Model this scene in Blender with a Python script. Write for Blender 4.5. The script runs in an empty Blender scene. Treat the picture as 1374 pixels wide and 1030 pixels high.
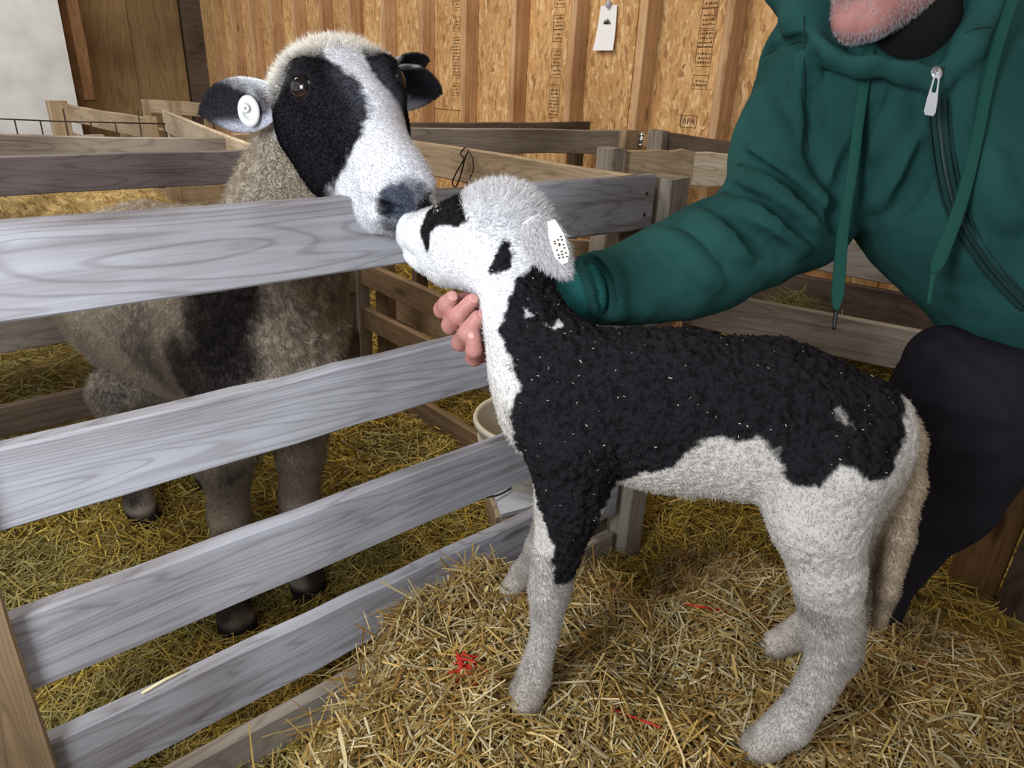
import bpy, math, random
import numpy as np
from mathutils import Vector, Matrix
random.seed(7)
rng = np.random.default_rng(11)
scene = bpy.context.scene
COL = scene.collection

# ------------------------------------------------------------------ camera, light, exposure
def unit(v):
    v = np.asarray(v, float)
    return v / np.linalg.norm(v)
FOC, CX, CY = 927.0, 687.0, 515.0
_down = unit([-97.0, 2137.0, 927.0])
_vx = np.array([1830 - CX, 165 - CY, FOC])
_X = unit(_vx - _down * _vx.dot(_down))
_Z = -_down
_Y = np.cross(_Z, _X)
ROT = np.array([_X, _Y, _Z])
EYE = np.array([0.0, 0.0, 1.08])
cam_data = bpy.data.cameras.new('camera')
cam_data.sensor_width = 36.0
cam_data.lens = FOC / 1374 * 36.0
cam_data.clip_start = 0.02
cam = bpy.data.objects.new('camera', cam_data)
COL.objects.link(cam)
m4 = Matrix.Identity(4)
for i in range(3):
    m4[i][0] = ROT[i][0]; m4[i][1] = -ROT[i][1]; m4[i][2] = -ROT[i][2]; m4[i][3] = EYE[i]
cam.matrix_world = m4
scene.camera = cam

world = bpy.data.worlds.new('barn_daylight'); scene.world = world
world.use_nodes = True
bg = world.node_tree.nodes['Background']
bg.inputs[0].default_value = (0.92, 0.95, 1.0, 1)
bg.inputs[1].default_value = 0.50

def area_light(name, loc, target, size, size_y, power, color):
    d = bpy.data.lights.new(name, 'AREA'); d.shape = 'RECTANGLE'
    d.size = size; d.size_y = size_y; d.energy = power; d.color = color
    o = bpy.data.objects.new(name, d); COL.objects.link(o)
    o.location = loc
    o.rotation_euler = (Vector(target) - Vector(loc)).to_track_quat('-Z', 'Y').to_euler()
    return o
area_light('barn_door_daylight', (-0.48, 0.27, 1.22), (0.45, 0.75, 0.74), 0.34, 0.42, 13.5, (0.90, 0.95, 1.0))
area_light('loft_lamp', (0.6, 2.6, 2.9), (1.9, 3.2, 0.6), 1.2, 2.4, 62, (1.0, 0.95, 0.86))
area_light('back_wall_fill', (-0.6, 5.0, 2.6), (0.6, 7.1, 1.3), 1.0, 1.0, 40, (0.93, 0.97, 1.0))  # added fill that brightens the whitewashed wall; not a known window
area_light('front_fill', (1.3, -0.8, 2.9), (1.1, 0.6, 0.0), 1.2, 1.2, 7, (1.0, 0.93, 0.82))  # weak added fill from overhead, serves as ambient; not a known lamp
vs = scene.view_settings
scene.display_settings.display_device = 'sRGB'
vs.view_transform = 'Standard'; vs.look = 'None'; vs.gamma = 1.0; vs.use_curve_mapping = False
vs.exposure = 0.35

# ------------------------------------------------------------------ measuring helpers (pixel of the photograph -> real point)
def ray(px, py):
    return ROT @ np.array([(px - CX) / FOC, (py - CY) / FOC, 1.0])
def at(px, py, d): return EYE + ray(px, py) * d
def on_x(px, py, X): r = ray(px, py); return EYE + r * (X / r[0])
def on_y(px, py, Y): r = ray(px, py); return EYE + r * (Y / r[1])
def on_z(px, py, z): r = ray(px, py); return EYE + r * ((z - EYE[2]) / r[2])
def pix(P):
    c = (np.asarray(P) - EYE) @ ROT
    return CX + FOC * c[..., 0] / c[..., 2], CY + FOC * c[..., 1] / c[..., 2], c[..., 2]
def on_plane(px, py, o, n):
    r = ray(px, py); return EYE + r * (np.dot(o - EYE, n) / np.dot(r, n))

def srgb(r, g, b):
    f = lambda c: (c / 255 / 12.92) if c / 255 <= 0.04045 else ((c / 255 + 0.055) / 1.055) ** 2.4
    return (f(r), f(g), f(b))

# ------------------------------------------------------------------ noise
def _hash(ix, iy, iz, seed):
    h = (ix.astype(np.int64) * 374761393 + iy.astype(np.int64) * 668265263 + iz.astype(np.int64) * 2147483647 + seed * 974634721) & 0xFFFFFFFF
    h = ((h ^ (h >> 13)) * 1274126177) & 0xFFFFFFFF
    h = (h ^ (h >> 16)) & 0xFFFF
    return h / 65535.0
def vnoise(P, scale, seed=0):
    p = np.asarray(P) * scale; i = np.floor(p).astype(np.int64); f = p - i; f = f * f * (3 - 2 * f)
    out = 0
    for dx in (0, 1):
        for dy in (0, 1):
            for dz in (0, 1):
                w = (f[:, 0] if dx else 1 - f[:, 0]) * (f[:, 1] if dy else 1 - f[:, 1]) * (f[:, 2] if dz else 1 - f[:, 2])
                out = out + w * _hash(i[:, 0] + dx, i[:, 1] + dy, i[:, 2] + dz, seed)
    return out * 2 - 1
def fbm(P, scale, seed=0, octv=3):
    return sum(vnoise(P, scale * 2 ** k, seed + k) * 0.5 ** k for k in range(octv))
def cellnoise(P, scale, seed=0):
    p = np.asarray(P) * scale; i = np.floor(p).astype(np.int64)
    best = np.full(len(p), 9.0)
    for dx in (-1, 0, 1):
        for dy in (-1, 0, 1):
            for dz in (-1, 0, 1):
                c = i + np.array([dx, dy, dz])
                q = np.stack([_hash(c[:, 0], c[:, 1], c[:, 2], seed + s) for s in (1, 2, 3)], 1) + c
                best = np.minimum(best, ((q - p) ** 2).sum(1))
    return np.sqrt(best)
def sstep(a, b, x):
    t = np.clip((x - a) / (b - a), 0, 1); return t * t * (3 - 2 * t)
def poly_sd(q, poly):                       # signed distance to a 2-D polygon, negative inside
    poly = np.asarray(poly, float); d = np.full(len(q), 1e9); inside = np.zeros(len(q), bool)
    for k in range(len(poly)):
        a, b = poly[k], poly[(k + 1) % len(poly)]
        e = b - a; w = q - a
        t = np.clip((w @ e) / max(e @ e, 1e-12), 0, 1)
        d = np.minimum(d, ((w - t[:, None] * e) ** 2).sum(1))
        c = (a[1] > q[:, 1]) != (b[1] > q[:, 1])
        with np.errstate(divide='ignore', invalid='ignore'):
            xi = (b[0] - a[0]) * (q[:, 1] - a[1]) / (b[1] - a[1]) + a[0]
        inside ^= c & (q[:, 0] < xi)
    d = np.sqrt(d); return np.where(inside, -d, d)

# ------------------------------------------------------------------ objects
def tag(o, label=None, cat=None, group=None, kind=None):
    if label: o['label'] = label
    if cat: o['category'] = cat
    if group: o['group'] = group
    if kind: o['kind'] = kind
    return o
BASE = {}
def empty(name, loc, label, cat, group=None):
    o = bpy.data.objects.new(name, None); COL.objects.link(o)
    o.location = loc; o.empty_display_size = 0.05
    BASE[o] = np.asarray(loc, float)
    return tag(o, label, cat, group)
def link(name, me, mat, parent=None, mw=None):
    """link a mesh; mw is its world matrix; parents are unrotated so only offsets are subtracted"""
    o = bpy.data.objects.new(name, me); COL.objects.link(o)
    if mat is not None and not me.materials: me.materials.append(mat)
    mw = Matrix.Identity(4) if mw is None else mw.copy()
    base = np.array(mw.translation)
    BASE[o] = base
    o.parent = parent
    if parent is not None:
        mw.translation = Vector(base - BASE[parent])
    o.matrix_local = mw
    return o
def mesh_np(verts, faces, smooth=True, cols=None, normals=None):
    verts = np.asarray(verts, np.float32); me = bpy.data.meshes.new('m')
    if not isinstance(faces, list): faces = [faces]
    faces = [np.asarray(f, np.int32) for f in faces if len(f)]
    me.vertices.add(len(verts)); me.vertices.foreach_set('co', verts.ravel())
    loops = np.concatenate([f.ravel() for f in faces])
    tot = np.concatenate([np.full(len(f), f.shape[1], np.int32) for f in faces])
    start = np.concatenate([[0], np.cumsum(tot)[:-1]]).astype(np.int32)
    me.loops.add(len(loops)); me.loops.foreach_set('vertex_index', loops)
    me.polygons.add(len(tot)); me.polygons.foreach_set('loop_start', start)
    me.polygons.foreach_set('use_smooth', np.full(len(tot), smooth, bool))
    me.update(calc_edges=True)
    if cols is not None:
        c = np.ones((len(verts), 4), np.float32); c[:, :3] = cols
        a = me.attributes.new('Col', 'FLOAT_COLOR', 'POINT'); a.data.foreach_set('color', c.ravel())
    if normals is not None:
        me.normals_split_custom_set_from_vertices(np.asarray(normals, np.float32).tolist())
    return me
def vnormals(v, f):
    n = np.zeros_like(v)
    a = np.cross(v[f[:, 2]] - v[f[:, 0]], v[f[:, -1]] - v[f[:, 1]])
    for k in range(f.shape[1]): np.add.at(n, f[:, k], a)
    return n / np.maximum(np.linalg.norm(n, axis=1, keepdims=True), 1e-12)
def world_mesh(name, verts, faces, mat, parent=None, base=None, **kw):
    verts = np.asarray(verts, float)
    if base is None: base = BASE[parent] if parent is not None else np.array([verts[:, 0].mean(), verts[:, 1].mean(), verts[:, 2].min()])
    return link(name, mesh_np(verts - base, faces, **kw), mat, parent, Matrix.Translation(Vector(base)))

def frame(p0, p1, up):
    x = unit(np.asarray(p1) - np.asarray(p0)); y = unit(np.cross(up, x)); z = np.cross(x, y)
    return x, y, z
def bar_mesh(L, W, T, jit=0.002, n=6, ch=0.003, seed=0):
    """a sawn board along local X, width along Z, thickness along Y, chamfered and slightly uneven"""
    r = np.random.default_rng(seed)
    c = ch; w, t = W / 2, T / 2
    sec = np.array([(-t + c, -w), (t - c, -w), (t, -w + c), (t, w - c), (t - c, w), (-t + c, w), (-t, w - c), (-t, -w + c)])
    V = []
    for k in range(n + 1):
        x = -L / 2 + L * k / n
        oy, oz, s = r.normal(0, jit, 3)
        for y, z in sec: V.append((x + (r.normal(0, jit) if k in (0, n) else 0), y + oy * 0.6, z * (1 + s / W) + oz))
    F = [[k * 8 + j, k * 8 + (j + 1) % 8, (k + 1) * 8 + (j + 1) % 8, (k + 1) * 8 + j] for k in range(n) for j in range(8)]
    caps = np.array([list(range(7, -1, -1)), list(range(n * 8, n * 8 + 8))])
    return mesh_np(V, [np.array(F)[:, ::-1], caps[:, ::-1]], smooth=False)
_bs = [0]
def board(name, p0, p1, W, T, mat, parent=None, up=(0, 0, 1), side=1, edge='top', jit=0.002, n=6, label=None):
    """p0-p1: the front top edge (edge='top') or the centre line; side=+1 puts the thickness along local +Y"""
    p0 = np.asarray(p0, float); p1 = np.asarray(p1, float)
    x, y, z = frame(p0, p1, np.asarray(up, float)); L = np.linalg.norm(p1 - p0)
    c = (p0 + p1) / 2
    if edge == 'top': c = c - z * W / 2 + y * side * T / 2
    _bs[0] += 1
    m = Matrix(((x[0], y[0], z[0], c[0]), (x[1], y[1], z[1], c[1]), (x[2], y[2], z[2], c[2]), (0, 0, 0, 1)))
    o = link(name, bar_mesh(L, W, T, jit, n, seed=_bs[0]), mat, parent, m)
    if label: o['label'] = label
    return o
def tube(pts, radii, n=10, caps=True, flat=None):
    """a tube through pts; flat=(direction, factor) squashes its section"""
    pts = np.asarray(pts, float); radii = np.broadcast_to(radii, len(pts)); V = []
    T = np.gradient(pts, axis=0); ref = np.array([0.3, 0.2, 0.93])
    for k, p in enumerate(pts):
        t = unit(T[k]); u = unit(np.cross(t, ref)) if abs(t @ ref) < 0.98 else unit(np.cross(t, [1, 0, 0])); w = np.cross(t, u)
        for j in range(n):
            a = 2 * math.pi * j / n
            q = (u * math.cos(a) + w * math.sin(a)) * radii[k]
            if flat is not None:
                fd = unit(flat[0]); q = q - fd * (q @ fd) * (1 - flat[1])
            V.append(p + q)
    m = len(pts)
    F = np.array([[k * n + j, k * n + (j + 1) % n, (k + 1) * n + (j + 1) % n, (k + 1) * n + j] for k in range(m - 1) for j in range(n)])
    fs = [F]
    if caps: fs.append(np.array([list(range(n - 1, -1, -1)), list(range((m - 1) * n, m * n))]))
    return np.array(V), fs
def spline(pts, n):
    pts = np.asarray(pts, float); m = len(pts); out = []
    for t in np.linspace(0, m - 1, n):
        i = min(int(t), m - 2); f = t - i
        p0, p1, p2, p3 = pts[max(i - 1, 0)], pts[i], pts[i + 1], pts[min(i + 2, m - 1)]
        out.append(0.5 * (2 * p1 + (p2 - p0) * f + (2 * p0 - 5 * p1 + 4 * p2 - p3) * f ** 2 + (3 * p1 - p0 - 3 * p2 + p3) * f ** 3))
    return np.array(out)
def tubes(lst):
    V, F, n = [], {}, 0
    for v, fs in lst:
        for f in fs: F.setdefault(np.asarray(f).shape[1], []).append(np.asarray(f) + n)
        V.append(v); n += len(v)
    return np.concatenate(V), [np.concatenate(a) for a in F.values()]
def blob(c, r, axes=np.eye(3), n=14):
    V = [c + axes[2] * r[2]]
    for i in range(1, n):
        th = math.pi * i / n
        for j in range(2 * n):
            ph = math.pi * j / n
            V.append(c + axes[0] * r[0] * math.sin(th) * math.cos(ph) + axes[1] * r[1] * math.sin(th) * math.sin(ph) + axes[2] * r[2] * math.cos(th))
    V.append(c - axes[2] * r[2]); m = 2 * n
    T = [[0, 1 + j, 1 + (j + 1) % m] for j in range(m)] + [[len(V) - 1, len(V) - 1 - m + (j + 1) % m, len(V) - 1 - m + j] for j in range(m)]
    Q = [[1 + i * m + j, 1 + (i + 1) * m + j, 1 + (i + 1) * m + (j + 1) % m, 1 + i * m + (j + 1) % m] for i in range(n - 2) for j in range(m)]
    return np.array(V), [np.array(T), np.array(Q)]

# ------------------------------------------------------------------ implicit bodies: smooth unions of tapered limbs, meshed by sparse surface nets
class Body:
    def __init__(self): self.prims = []
    def add(self, a, b, ra, rb, k=0.02, op=1, sq=None):
        self.prims.append((np.asarray(a, float), np.asarray(b, float), ra, rb, k, op, sq)); return self
    def chain(self, pts, rs, k=0.02, op=1, sq=None):
        for i in range(len(pts) - 1): self.add(pts[i], pts[i + 1], rs[i], rs[i + 1], k, op, sq)
        return self
    def bounds(self):
        lo = np.min([np.minimum(p[0] - p[2], p[1] - p[3]) for p in self.prims if p[5] == 1], axis=0)
        hi = np.max([np.maximum(p[0] + p[2], p[1] + p[3]) for p in self.prims if p[5] == 1], axis=0)
        return lo - 0.02, hi + 0.02
    def eval(self, P, pad=0.0):
        F = np.full(len(P), 0.5)
        for a, b, ra, rb, k, op, sq in self.prims:
            ext = max(ra, rb) + k + 0.03 + pad
            lo, hi = np.minimum(a, b) - ext, np.maximum(a, b) + ext
            m = np.all((P > lo) & (P < hi), axis=1)
            if not m.any(): continue
            q = P[m]; aa, bb = a, b
            if sq is not None:
                ax, s = sq; c = (a + b) / 2
                q = q + ((q - c) @ ax)[:, None] * ax * (1 / s - 1)
                aa = a + ((a - c) @ ax) * ax * (1 / s - 1); bb = b + ((b - c) @ ax) * ax * (1 / s - 1)
            ba = bb - aa; t = np.clip(((q - aa) @ ba) / max(ba @ ba, 1e-12), 0, 1)
            d = np.linalg.norm(q - aa - t[:, None] * ba, axis=1) - (ra + (rb - ra) * t)
            if sq is not None and sq[1] < 1: d = d * (0.5 + 0.5 * sq[1])
            f = F[m]
            if op == 1:
                h = np.maximum(k - np.abs(f - d), 0) / k; F[m] = np.minimum(f, d) - h * h * k * 0.25
            else:
                h = np.maximum(k - np.abs(f + d), 0) / k; F[m] = np.maximum(f, -d) + h * h * k * 0.25
        return F
    def mesh(self, h, cf=6):
        lo, hi = self.bounds(); H = h * cf
        N = np.ceil((hi - lo) / H).astype(int) + 1
        g = np.stack(np.meshgrid(*[np.arange(n) for n in N], indexing='ij'), -1).reshape(-1, 3)
        Fc = self.eval(lo + (g + 0.5) * H, pad=H * 1.5)
        act = g[np.abs(Fc) < H * 1.35]
        off = np.stack(np.meshgrid(*[np.arange(cf)] * 3, indexing='ij'), -1).reshape(-1, 3)
        cells = (act[:, None, :] * cf + off[None]).reshape(-1, 3)
        D = N * cf + 2
        lin = lambda c: (c[:, 0].astype(np.int64) * D[1] + c[:, 1]) * D[2] + c[:, 2]
        cid = np.sort(lin(cells))
        c8 = np.array([(i, j, k) for i in (0, 1) for j in (0, 1) for k in (0, 1)])
        o8 = (c8[:, 0] * D[1] + c8[:, 1]) * D[2] + c8[:, 2]
        pid = np.unique((cid[:, None] + o8[None]).ravel())
        xyz = lambda l: np.stack([l // (D[1] * D[2]), (l // D[2]) % D[1], l % D[2]], 1)
        Fp = self.eval(lo + xyz(pid) * h)
        fv = Fp[np.searchsorted(pid, cid[:, None] + o8[None])]
        neg = fv < 0
        mix = neg.any(1) & ~neg.all(1)
        cid, fv = cid[mix], fv[mix]
        acc = np.zeros((len(cid), 3)); cnt = np.zeros(len(cid))
        for i in range(8):
            for j in range(i + 1, 8):
                if np.abs(c8[i] - c8[j]).sum() != 1: continue
                m = (fv[:, i] < 0) != (fv[:, j] < 0)
                t = fv[m, i] / (fv[m, i] - fv[m, j])
                acc[m] += c8[i] + t[:, None] * (c8[j] - c8[i]); cnt[m] += 1
        V = lo + (xyz(cid) + acc / cnt[:, None]) * h
        quads = []
        stride = [D[1] * D[2], D[2], 1]
        for ax in range(3):
            b, c = (ax + 1) % 3, (ax + 2) % 3
            i2 = np.searchsorted(pid, pid + stride[ax]); i2 = np.minimum(i2, len(pid) - 1)
            ok = (pid[i2] == pid + stride[ax]) & ((Fp < 0) != (Fp[i2] < 0))
            p = pid[ok]; s = Fp[ok] < 0
            q = np.stack([p, p - stride[b], p - stride[b] - stride[c], p - stride[c]], 1)
            k = np.minimum(np.searchsorted(cid, q), len(cid) - 1)
            good = (cid[k] == q).all(1)
            k, s = k[good], s[good]
            k[~s] = k[~s][:, ::-1]
            quads.append(k)
        return V, np.concatenate(quads)[:, :]
    def hit(self, px, py, d0=0.3, d1=2.2, n=400):
        """distance along the view of a pixel at which this body is met"""
        ds = np.linspace(d0, d1, n); P = EYE + ray(px, py)[None] * ds[:, None]
        F = self.eval(P); k = np.argmax(F < 0)
        if F[k] >= 0: return None
        a, b = ds[max(k - 1, 0)], ds[k]; fa, fb = F[max(k - 1, 0)], F[k]
        return EYE + ray(px, py) * (a + (b - a) * fa / (fa - fb))

def fix_orient(V, F):
    n = vnormals(V, F)
    # outward: signed volume positive
    a, b, c = V[F[:, 0]], V[F[:, 1]], V[F[:, 2]]
    d = V[F[:, 3]]
    vol = (np.einsum('ij,ij->i', a, np.cross(b, c)) + np.einsum('ij,ij->i', a, np.cross(c, d))).sum()
    if vol < 0: F = F[:, ::-1]; n = -n
    return F, n
def relax(V, F, it=1):
    for _ in range(it):
        s = np.zeros_like(V); c = np.zeros(len(V))
        for k in range(4):
            np.add.at(s, F[:, k], V[F[:, (k + 1) % 4]]); np.add.at(c, F[:, k], 1)
            np.add.at(s, F[:, (k + 1) % 4], V[F[:, k]]); np.add.at(c, F[:, (k + 1) % 4], 1)
        V = 0.5 * V + 0.5 * s / c[:, None]
    return V

def fur(name, parent, V, F, N, count, dens, length, lean, color, mat, width=0.0006, curl=0.25, jit=0.45, label=None):
    """short tapered strands growing from a skin; dens/length per vertex, lean a vector field per vertex, color per vertex"""
    a, b, c, d = (V[F[:, k]] for k in range(4))
    area = np.linalg.norm(np.cross(c - a, d - b), axis=1) * 0.5
    w = area * np.maximum(dens[F].mean(1), 0); tot = w.sum()
    if tot <= 0: return None
    fi = rng.choice(len(F), count, p=w / tot)
    u, v = rng.random(count), rng.random(count)
    W4 = np.stack([(1 - u) * (1 - v), u * (1 - v), u * v, (1 - u) * v], 1)
    mixv = lambda X: np.einsum('ij,ijk->ik', W4, X[F[fi]])
    P = mixv(V); n = mixv(N); n /= np.linalg.norm(n, axis=1, keepdims=True)
    L = (W4 * length[F[fi]]).sum(1) * rng.uniform(0.6, 1.25, count)
    ln = mixv(lean); C = mixv(color) * rng.uniform(0.8, 1.15, (count, 1))
    jt = (W4 * jit[F[fi]]).sum(1)[:, None] if hasattr(jit, '__len__') else jit
    dr = n + ln + rng.normal(0, 1, (count, 3)) * jt; dr /= np.linalg.norm(dr, axis=1, keepdims=True)
    dr2 = dr + rng.normal(0, curl, (count, 3)) + ln * 0.5; dr2 /= np.linalg.norm(dr2, axis=1, keepdims=True)
    side = np.cross(dr, n + rng.normal(0, 0.3, (count, 3))); side /= np.maximum(np.linalg.norm(side, axis=1, keepdims=True), 1e-9)
    hw = (np.broadcast_to(width, count) * rng.uniform(0.7, 1.3, count))[:, None] / 2
    p0 = P - n * 0.0005; p1 = P + dr * (L * 0.55)[:, None]; p2 = p1 + dr2 * (L * 0.45)[:, None]
    verts = np.stack([p0 - side * hw, p0 + side * hw, p1 - side * hw * 0.8, p1 + side * hw * 0.8, p2], 1).reshape(-1, 3)
    k = np.arange(count)[:, None] * 5
    Q = k + np.array([[0, 1, 3, 2]]); T = k + np.array([[2, 3, 4]])
    o = world_mesh(name, verts, [Q, T], mat, parent, cols=np.repeat(C, 5, 0))
    o['kind'] = 'stuff'
    if label: o['label'] = label
    return o

# ------------------------------------------------------------------ materials
def new_mat(name):
    m = bpy.data.materials.new(name); m.use_nodes = True
    nt = m.node_tree; b = nt.nodes['Principled BSDF']
    return m, nt, b
def nd(nt, t, **kw):
    n = nt.nodes.new(t)
    for k, v in kw.items():
        if k in n.inputs.keys() if isinstance(k, str) else False: n.inputs[k].default_value = v
        else: setattr(n, k, v)
    return n
def ramp(nt, stops):
    r = nt.nodes.new('ShaderNodeValToRGB'); e = r.color_ramp.elements
    e[0].position, e[0].color = stops[0][0], (*stops[0][1], 1)
    e[1].position, e[1].color = stops[-1][0], (*stops[-1][1], 1)
    for p, c in stops[1:-1]:
        x = e.new(p); x.color = (*c, 1)
    return r
def mixc(nt, fac, a, b, mode='MIX'):
    n = nt.nodes.new('ShaderNodeMix'); n.data_type = 'RGBA'; n.blend_type = mode
    for s, v in ((0, fac), (6, a), (7, b)):
        if hasattr(v, 'is_output') or hasattr(v, 'links'): nt.links.new(v, n.inputs[s])
        elif s == 0: n.inputs[0].default_value = v
        else: n.inputs[s].default_value = (*v, 1)
    return n.outputs[2]
def plain(name, col, rough=0.6, metal=0.0, noise=0.0, nscale=30, bump=0.0, bscale=200, spec=0.3):
    m, nt, b = new_mat(name)
    b.inputs['Roughness'].default_value = rough; b.inputs['Metallic'].default_value = metal
    b.inputs['Specular IOR Level'].default_value = spec
    tc = nd(nt, 'ShaderNodeTexCoord')
    if noise:
        n = nd(nt, 'ShaderNodeTexNoise', Scale=nscale, Detail=5.0)
        nt.links.new(tc.outputs['Object'], n.inputs['Vector'])
        r = ramp(nt, [(0.3, tuple(c * (1 - noise) for c in col)), (0.7, tuple(min(1, c * (1 + noise)) for c in col))])
        nt.links.new(n.outputs['Fac'], r.inputs[0]); nt.links.new(r.outputs[0], b.inputs['Base Color'])
    else: b.inputs['Base Color'].default_value = (*col, 1)
    if bump:
        n = nd(nt, 'ShaderNodeTexNoise', Scale=bscale, Detail=3.0)
        nt.links.new(tc.outputs['Object'], n.inputs['Vector'])
        bp = nd(nt, 'ShaderNodeBump', Strength=bump, Distance=0.002)
        nt.links.new(n.outputs['Fac'], bp.inputs['Height']); nt.links.new(bp.outputs[0], b.inputs['Normal'])
    return m
def wood(name, light, mid, dark, grain=1.0, stain=0.5, rough=0.75, long_axis=0, scale=1.0, knots=0.75):
    m, nt, b = new_mat(name); L = nt.links
    tc = nd(nt, 'ShaderNodeTexCoord'); oi = nd(nt, 'ShaderNodeObjectInfo')
    off = nd(nt, 'ShaderNodeVectorMath', operation='MULTIPLY_ADD')
    cv = nd(nt, 'ShaderNodeCombineXYZ')
    for k in range(3): L.new(oi.outputs['Random'], cv.inputs[k])
    L.new(cv.outputs[0], off.inputs[0]); off.inputs[1].default_value = (17.3, 9.1, 5.7)
    L.new(tc.outputs['Object'], off.inputs[2])
    sc = [58 * scale] * 3; sc[long_axis] = 2.2 * scale
    mp = nd(nt, 'ShaderNodeMapping'); mp.inputs['Scale'].default_value = sc
    L.new(off.outputs[0], mp.inputs['Vector'])
    n0 = nd(nt, 'ShaderNodeTexNoise', Scale=3.2 * scale, Detail=3.0)      # broad staining
    L.new(off.outputs[0], n0.inputs['Vector'])
    # knots bend the grain
    mk = nd(nt, 'ShaderNodeMapping'); ks = [9 * scale] * 3; ks[long_axis] = 2.6 * scale; mk.inputs['Scale'].default_value = ks
    L.new(off.outputs[0], mk.inputs['Vector'])
    vo = nd(nt, 'ShaderNodeTexVoronoi', Scale=1.0); vo.inputs['Randomness'].default_value = 1.0
    L.new(mk.outputs[0], vo.inputs['Vector'])
    n1 = nd(nt, 'ShaderNodeTexNoise', Scale=1.0, Detail=7.0, Roughness=0.66, Distortion=0.15)
    L.new(mp.outputs[0], n1.inputs['Vector'])
    mr = nd(nt, 'ShaderNodeMapping'); rs_ = [10 * scale] * 3; rs_[long_axis] = 0.7 * scale; mr.inputs['Scale'].default_value = rs_
    L.new(off.outputs[0], mr.inputs['Vector'])
    n2 = nd(nt, 'ShaderNodeTexNoise', Scale=1.0, Detail=2.0, Roughness=0.4, Distortion=0.0); L.new(mr.outputs[0], n2.inputs['Vector'])
    ad = nd(nt, 'ShaderNodeMath', operation='MULTIPLY_ADD'); ad.inputs[1].default_value = 0.12
    L.new(vo.outputs['Distance'], ad.inputs[0]); L.new(n2.outputs['Fac'], ad.inputs[2])
    sn = nd(nt, 'ShaderNodeMath', operation='MULTIPLY'); sn.inputs[1].default_value = 190.0 * grain; L.new(ad.outputs[0], sn.inputs[0])
    si = nd(nt, 'ShaderNodeMath', operation='SINE'); L.new(sn.outputs[0], si.inputs[0])
    r1 = ramp(nt, [(0.28, dark), (0.42, mid), (0.62, light)])
    L.new(n1.outputs['Fac'], r1.inputs[0])
    r0 = ramp(nt, [(0.35, dark), (0.62, light)])
    L.new(n0.outputs['Fac'], r0.inputs[0])
    c = mixc(nt, stain, r1.outputs[0], r0.outputs[0])
    rs = ramp(nt, [(0.0, (0.68, 0.65, 0.64)), (0.14, (0.92, 0.91, 0.90)), (0.35, (1, 1, 1))]); 
    sm = nd(nt, 'ShaderNodeMath', operation='MULTIPLY_ADD'); sm.inputs[1].default_value = 0.5; sm.inputs[2].default_value = 0.5
    L.new(si.outputs[0], sm.inputs[0]); L.new(sm.outputs[0], rs.inputs[0])
    c = mixc(nt, 0.75, c, rs.outputs[0], 'MULTIPLY')
    rk = ramp(nt, [(0.06, (0.30, 0.24, 0.2)), (0.13, (1, 1, 1))])
    L.new(vo.outputs['Distance'], rk.inputs[0])
    c = mixc(nt, knots, c, rk.outputs[0], 'MULTIPLY')
    L.new(c, b.inputs['Base Color'])
    b.inputs['Roughness'].default_value = rough; b.inputs['Specular IOR Level'].default_value = 0.25
    bp = nd(nt, 'ShaderNodeBump', Strength=0.3, Distance=0.0015)
    L.new(n1.outputs['Fac'], bp.inputs['Height']); L.new(bp.outputs[0], b.inputs['Normal'])
    return m
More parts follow.
